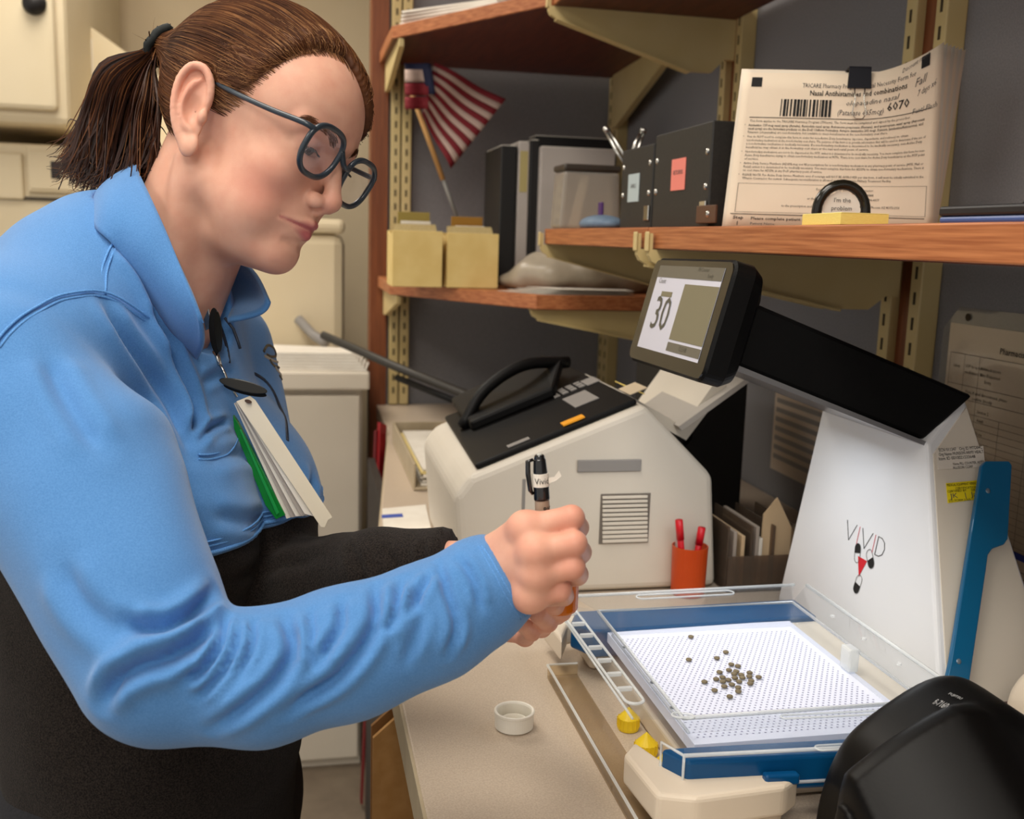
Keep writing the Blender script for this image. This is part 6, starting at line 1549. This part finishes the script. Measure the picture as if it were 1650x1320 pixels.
# ------------------------------------------------ eyeglasses
M_frame = mat('slate_frame', (34, 46, 56), .32, (42, 54, 64), 60, 2, coat=.3)
M_lens_g = glass('spectacle_lens', (253, 252, 255), .015, .02)
gl = thing('eyeglasses', 'slate blue round framed eyeglasses on the woman\'s nose', 'glasses', H2W((100, 8, 0)))
def lens_pt(s_, th, k=1.0):
    c = np.array([101.5, 16 if s_ > 0 else 8, 38.5 * s_ if s_ > 0 else 35.5 * s_])
    w_, h_ = 26 * k, 23 * k
    e = 2.6; ct, st = math.cos(th), math.sin(th)
    a_ = w_ * math.copysign(abs(ct) ** (2 / e), ct); b_ = h_ * math.copysign(abs(st) ** (2 / e), st)
    a_ *= 1.0 + .08 * st
    return c + np.array([-.12 * abs(a_ * s_ + 0) * (1 if a_ * s_ * s_ > 0 else -.2) * .6 + .16 * b_ * .6 * 0 + .14 * b_ , b_, a_ * s_])
for s_ in (1, -1):
    P = H2W(np.array([lens_pt(s_, t) for t in np.linspace(0, 2 * math.pi, 49)]))
    fr = obj('rim', *tubegeo(P, .0026, 8, False), M_frame, gl, smooth=True)
    Q = H2W(np.array([lens_pt(s_, t, .97) for t in np.linspace(0, 2 * math.pi, 40, endpoint=False)]))
    n_ = HB[:, 0] * .0008; obj('lens', *prismgeo(Q, -n_ / 2, n_ / 2), M_lens_g, gl)
    up = 13 if s_ > 0 else 8
    hp = lens_pt(s_, math.radians(30)); ear = np.array([0, 31, 72 * s_])
    T = catmull([hp + np.array([0, 0, 0]), np.array([94, hp[1] + 1, 69.5 * s_]), np.array([62, hp[1] * .68 + 9, 74 * s_]), np.array([30, hp[1] * .35 + 19, 75.5 * s_]), ear, np.array([-10, 33, 68 * s_])], 5)
    obj('temple', *tubegeo(H2W(T), np.interp(np.linspace(0, 1, len(T)), [0, .1, .6, 1], [.0030, .0026, .0023, .0019]), 8), M_frame, gl, smooth=True)
    np_ = np.array([98, 3, 11 * s_]); obj('nose_pad', *tubegeo(H2W(np.array([lens_pt(s_, math.radians(175)), np_, np_ + np.array([-3, -6, 1 * s_])])), .0012, 6), M_lens_g, gl, smooth=True)
P = catmull([lens_pt(1, math.radians(158)), np.array([106, 16, 5]), np.array([106, 15, -5]), lens_pt(-1, math.radians(158))], 6)
obj('bridge', *tubegeo(H2W(P), .0026, 8), M_frame, gl, smooth=True)

# ------------------------------------------------ marker in the right hand
M_cap2 = mat('marker_black', (14, 14, 15), .22, coat=.5); M_bar = mat('marker_barrel', (168, 148, 128), .35, (160, 138, 118), 40)
mk_t = at(869, 733, .722); mk_b = at(882, 955, .735)
mk = thing('marker_pen', 'black capped marker pen held upright in the woman\'s right fist', 'pen', mk_b)
ax = _n(mk_t - mk_b); L = np.linalg.norm(mk_t - mk_b)
tc_ = _n(CAMP - mk_t); sd = _n(np.cross(ax, tc_)); fw = np.cross(sd, ax)
def mkpt(h, a=0.0, r=0.0): return mk_t - ax * h + r * (math.cos(a) * sd + math.sin(a) * fw)
def turned(prof, n=28):
    V = []; F = []; k = len(prof)
    for j in range(n):
        t_ = 2 * math.pi * j / n
        for r, h in prof: V.append(mkpt(h, t_, r))
    for j in range(n):
        for i in range(k - 1): F.append([j * k + i, ((j + 1) % n) * k + i, ((j + 1) % n) * k + i + 1, j * k + i + 1])
    return V, F
obj('cap', *turned([(0, 0), (.0030, 0), (.0036, .0008), (.0040, .0030), (.0044, .0034), (.0050, .012), (.0056, .023), (.0057, .0315), (.0054, .0325), (0, .0325)]), M_cap2, mk, smooth=False)
obj('cap_top', *turned([(0, -.0008), (.0016, -.0008), (.0018, .0002)]), mat('cap_dot', (200, 198, 190), .4), mk)
obj('clip', *tubegeo([mkpt(.003, math.pi * .93, .0046), mkpt(.004, math.pi * .93, .0085), mkpt(.013, math.pi * .95, .0088), mkpt(.025, math.pi * .95, .0078), mkpt(.028, math.pi * .95, .0062)], [.0012, .0019, .0019, .0017, .0010], 8), M_cap2, mk, smooth=True)
obj('barrel', *turned([(0, .0325), (.0051, .0326), (.0053, .036), (.0053, L - .006), (.0035, L), (0, L)]), M_bar, mk)
mlab = obj('paper_label', *turned([(.0050, .0132), (.0059, .0132), (.0060, .0225), (.0056, .0225)]), M_paper, mk)
V, F = prismgeo([mkpt(.0165, .35, .0055), mkpt(.0160, .25, .0100), mkpt(.0115, .22, .0135), mkpt(.0155, .2, .0150), mkpt(.0185, .25, .0110), mkpt(.0205, .35, .0058)], (0, 0, 0), fw * .0005); obj('label_flag', V, F, M_paper, mk)
V, F = textgeo('Vivid', .0062, 'LEFT'); mlt = np.array([mkpt(.0202 - y, math.pi * .5 + .75 - x / .0061 * .9, .0063) for x, y in V]); obj('handwriting', mlt, F, M_ink, mlab)
V, F = textgeo('BIC', .0052, 'LEFT', .02); obj('print', np.array([mkpt(.0405 - y, math.pi * .5 - .1 - x / .0056, .0055) for x, y in V]), F, M_ink, mk)

# ------------------------------------------------ amber vial in the left hand
M_amb = mat('amber_vial', (238, 128, 10), .25, trans=.35, spec=.5)
vc = at(899, 938, .792); vl = thing('pill_vial', 'orange translucent pill vial held in the woman\'s left hand', 'vial', vc - np.array([0, 0, .022]))
V, F = lathegeo([(0, -.022), (.0150, -.022), (.0162, -.020), (.0162, .004), (.0172, .005), (.0172, .008), (.0162, .009), (.0162, .012), (.0148, .012), (.0148, -.019), (0, -.019)], 32, vc)
obj('vial_body', V, F, M_amb, vl, smooth=False)
obj('thread_ring', *lathegeo([(.0160, .0100), (.0170, .0104), (.0160, .0110)], 32, vc), M_amb, vl)

# ------------------------------------------------ badge reel and cards clipped at the collar
def atb(x, y, d): return at(x, y, d + .138)      # hangs close to the chest
M_chrome = mat('chrome', (200, 198, 192), .18, metal=1.0); M_green = mat('green_plastic', (8, 112, 36), .25, (14, 128, 44), 20, 2, coat=.4)
M_badgew = mat('badge_card', (232, 222, 200), .5, (226, 214, 190), 14, 2)
bd = thing('badge_reel', 'black badge reel with hanging white key cards and green holder clipped to the collar', 'badge', atb(380, 850, .80))
cd = _n(CAMP - atb(345, 540, .80))
def bpts(pts, d): return [atb(x, y, d) for x, y in pts]
V, F = prismgeo(bpts([(323, 497), (336, 494), (342, 528), (330, 533)], .792), (0, 0, 0), cd * .004); obj('clip', *bevelled(V, F, .001), M_chrome, bd)
def disc(cpx, rx, ry, tilt, d, th):
    P = [atb(cpx[0] + rx * math.cos(a) * math.cos(tilt) - ry * math.sin(a) * math.sin(tilt), cpx[1] + rx * math.cos(a) * math.sin(tilt) + ry * math.sin(a) * math.cos(tilt), d) for a in np.linspace(0, 2 * math.pi, 28, endpoint=False)]
    V, F = prismgeo(P, (0, 0, 0), _n(CAMP - P[0]) * th); return bevelled(V, F, .0012)
obj('reel_case', *disc((347, 533), 10, 37, math.radians(-4), .786, .008), M_blk, bd, smooth=False)
obj('reel_cap', *disc((352, 534), 6, 33, math.radians(-4), .777, .003), M_blkgloss, bd, smooth=False)
obj('swivel', *tubegeo([atb(346, 566, .785), atb(350, 577, .783), atb(354, 588, .782)], [.0024, .0028, .002], 10), M_chrome, bd, smooth=True)
obj('strap', *tubegeo([atb(355, 588, .782), atb(362, 602, .782), atb(368, 618, .783), atb(382, 640, .784)], .0013, 6), M_chrome, bd, smooth=True)
obj('round_fob', *disc((392, 622), 40, 9, math.radians(14), .777, .004), M_blkgloss, bd)
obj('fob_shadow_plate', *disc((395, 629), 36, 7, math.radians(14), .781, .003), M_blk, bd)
obj('pull_cord', *tubegeo([atb(362, 512, .80), atb(376, 530, .802), atb(384, 552, .803), atb(387, 562, .803)], .0014, 6), M_zip, bd, smooth=True)
def card(pts, d0, d1, th, mm, name):
    P = [atb(x, y, d0 + (d1 - d0) * (y - 640) / 200.) for x, y in pts]; nn = _n(np.cross(P[1] - P[0], P[-1] - P[0])); nn = nn if nn @ (CAMP - P[0]) > 0 else -nn
    V, F = prismgeo(P, (0, 0, 0), nn * th); return obj(name, *bevelled(V, F, min(.0004, th * .3)), mm, bd)
card([(378, 668), (386, 680), (462, 828), (447, 835), (430, 812), (380, 690)], .790, .800, .006, M_green, 'green_holder')
card([(386, 692), (389, 692), (450, 826), (446, 830)], .7835, .7935, .0008, mat('green_light', (30, 150, 70), .3), 'holder_edge')
M_slv = glass('card_sleeve', (220, 212, 204), .5, .1)
for k in range(5):
    o_ = k * 6
    card([(377 + o_ * .3, 650), (386 + o_ * .4, 646), (470 + o_ * 1.3, 822 + (k % 2) * 6), (474 + o_ * 1.3, 832), (462 + o_ * 1.2, 836 - k * 2)], .786 - k * .0012, .796 - k * .003, .0006, M_slv if k % 2 else M_paper, 'sleeve_card')
wcard = card([(381, 647), (403, 638), (412, 645), (536, 834), (529, 838), (524, 850), (517, 849)], .778, .782, .001, M_badgew, 'white_card')
obj('card_slot', *disc((400, 647), 6, 3, .3, .7755, .0006), mat('slot_brown', (70, 48, 34), .6), bd)
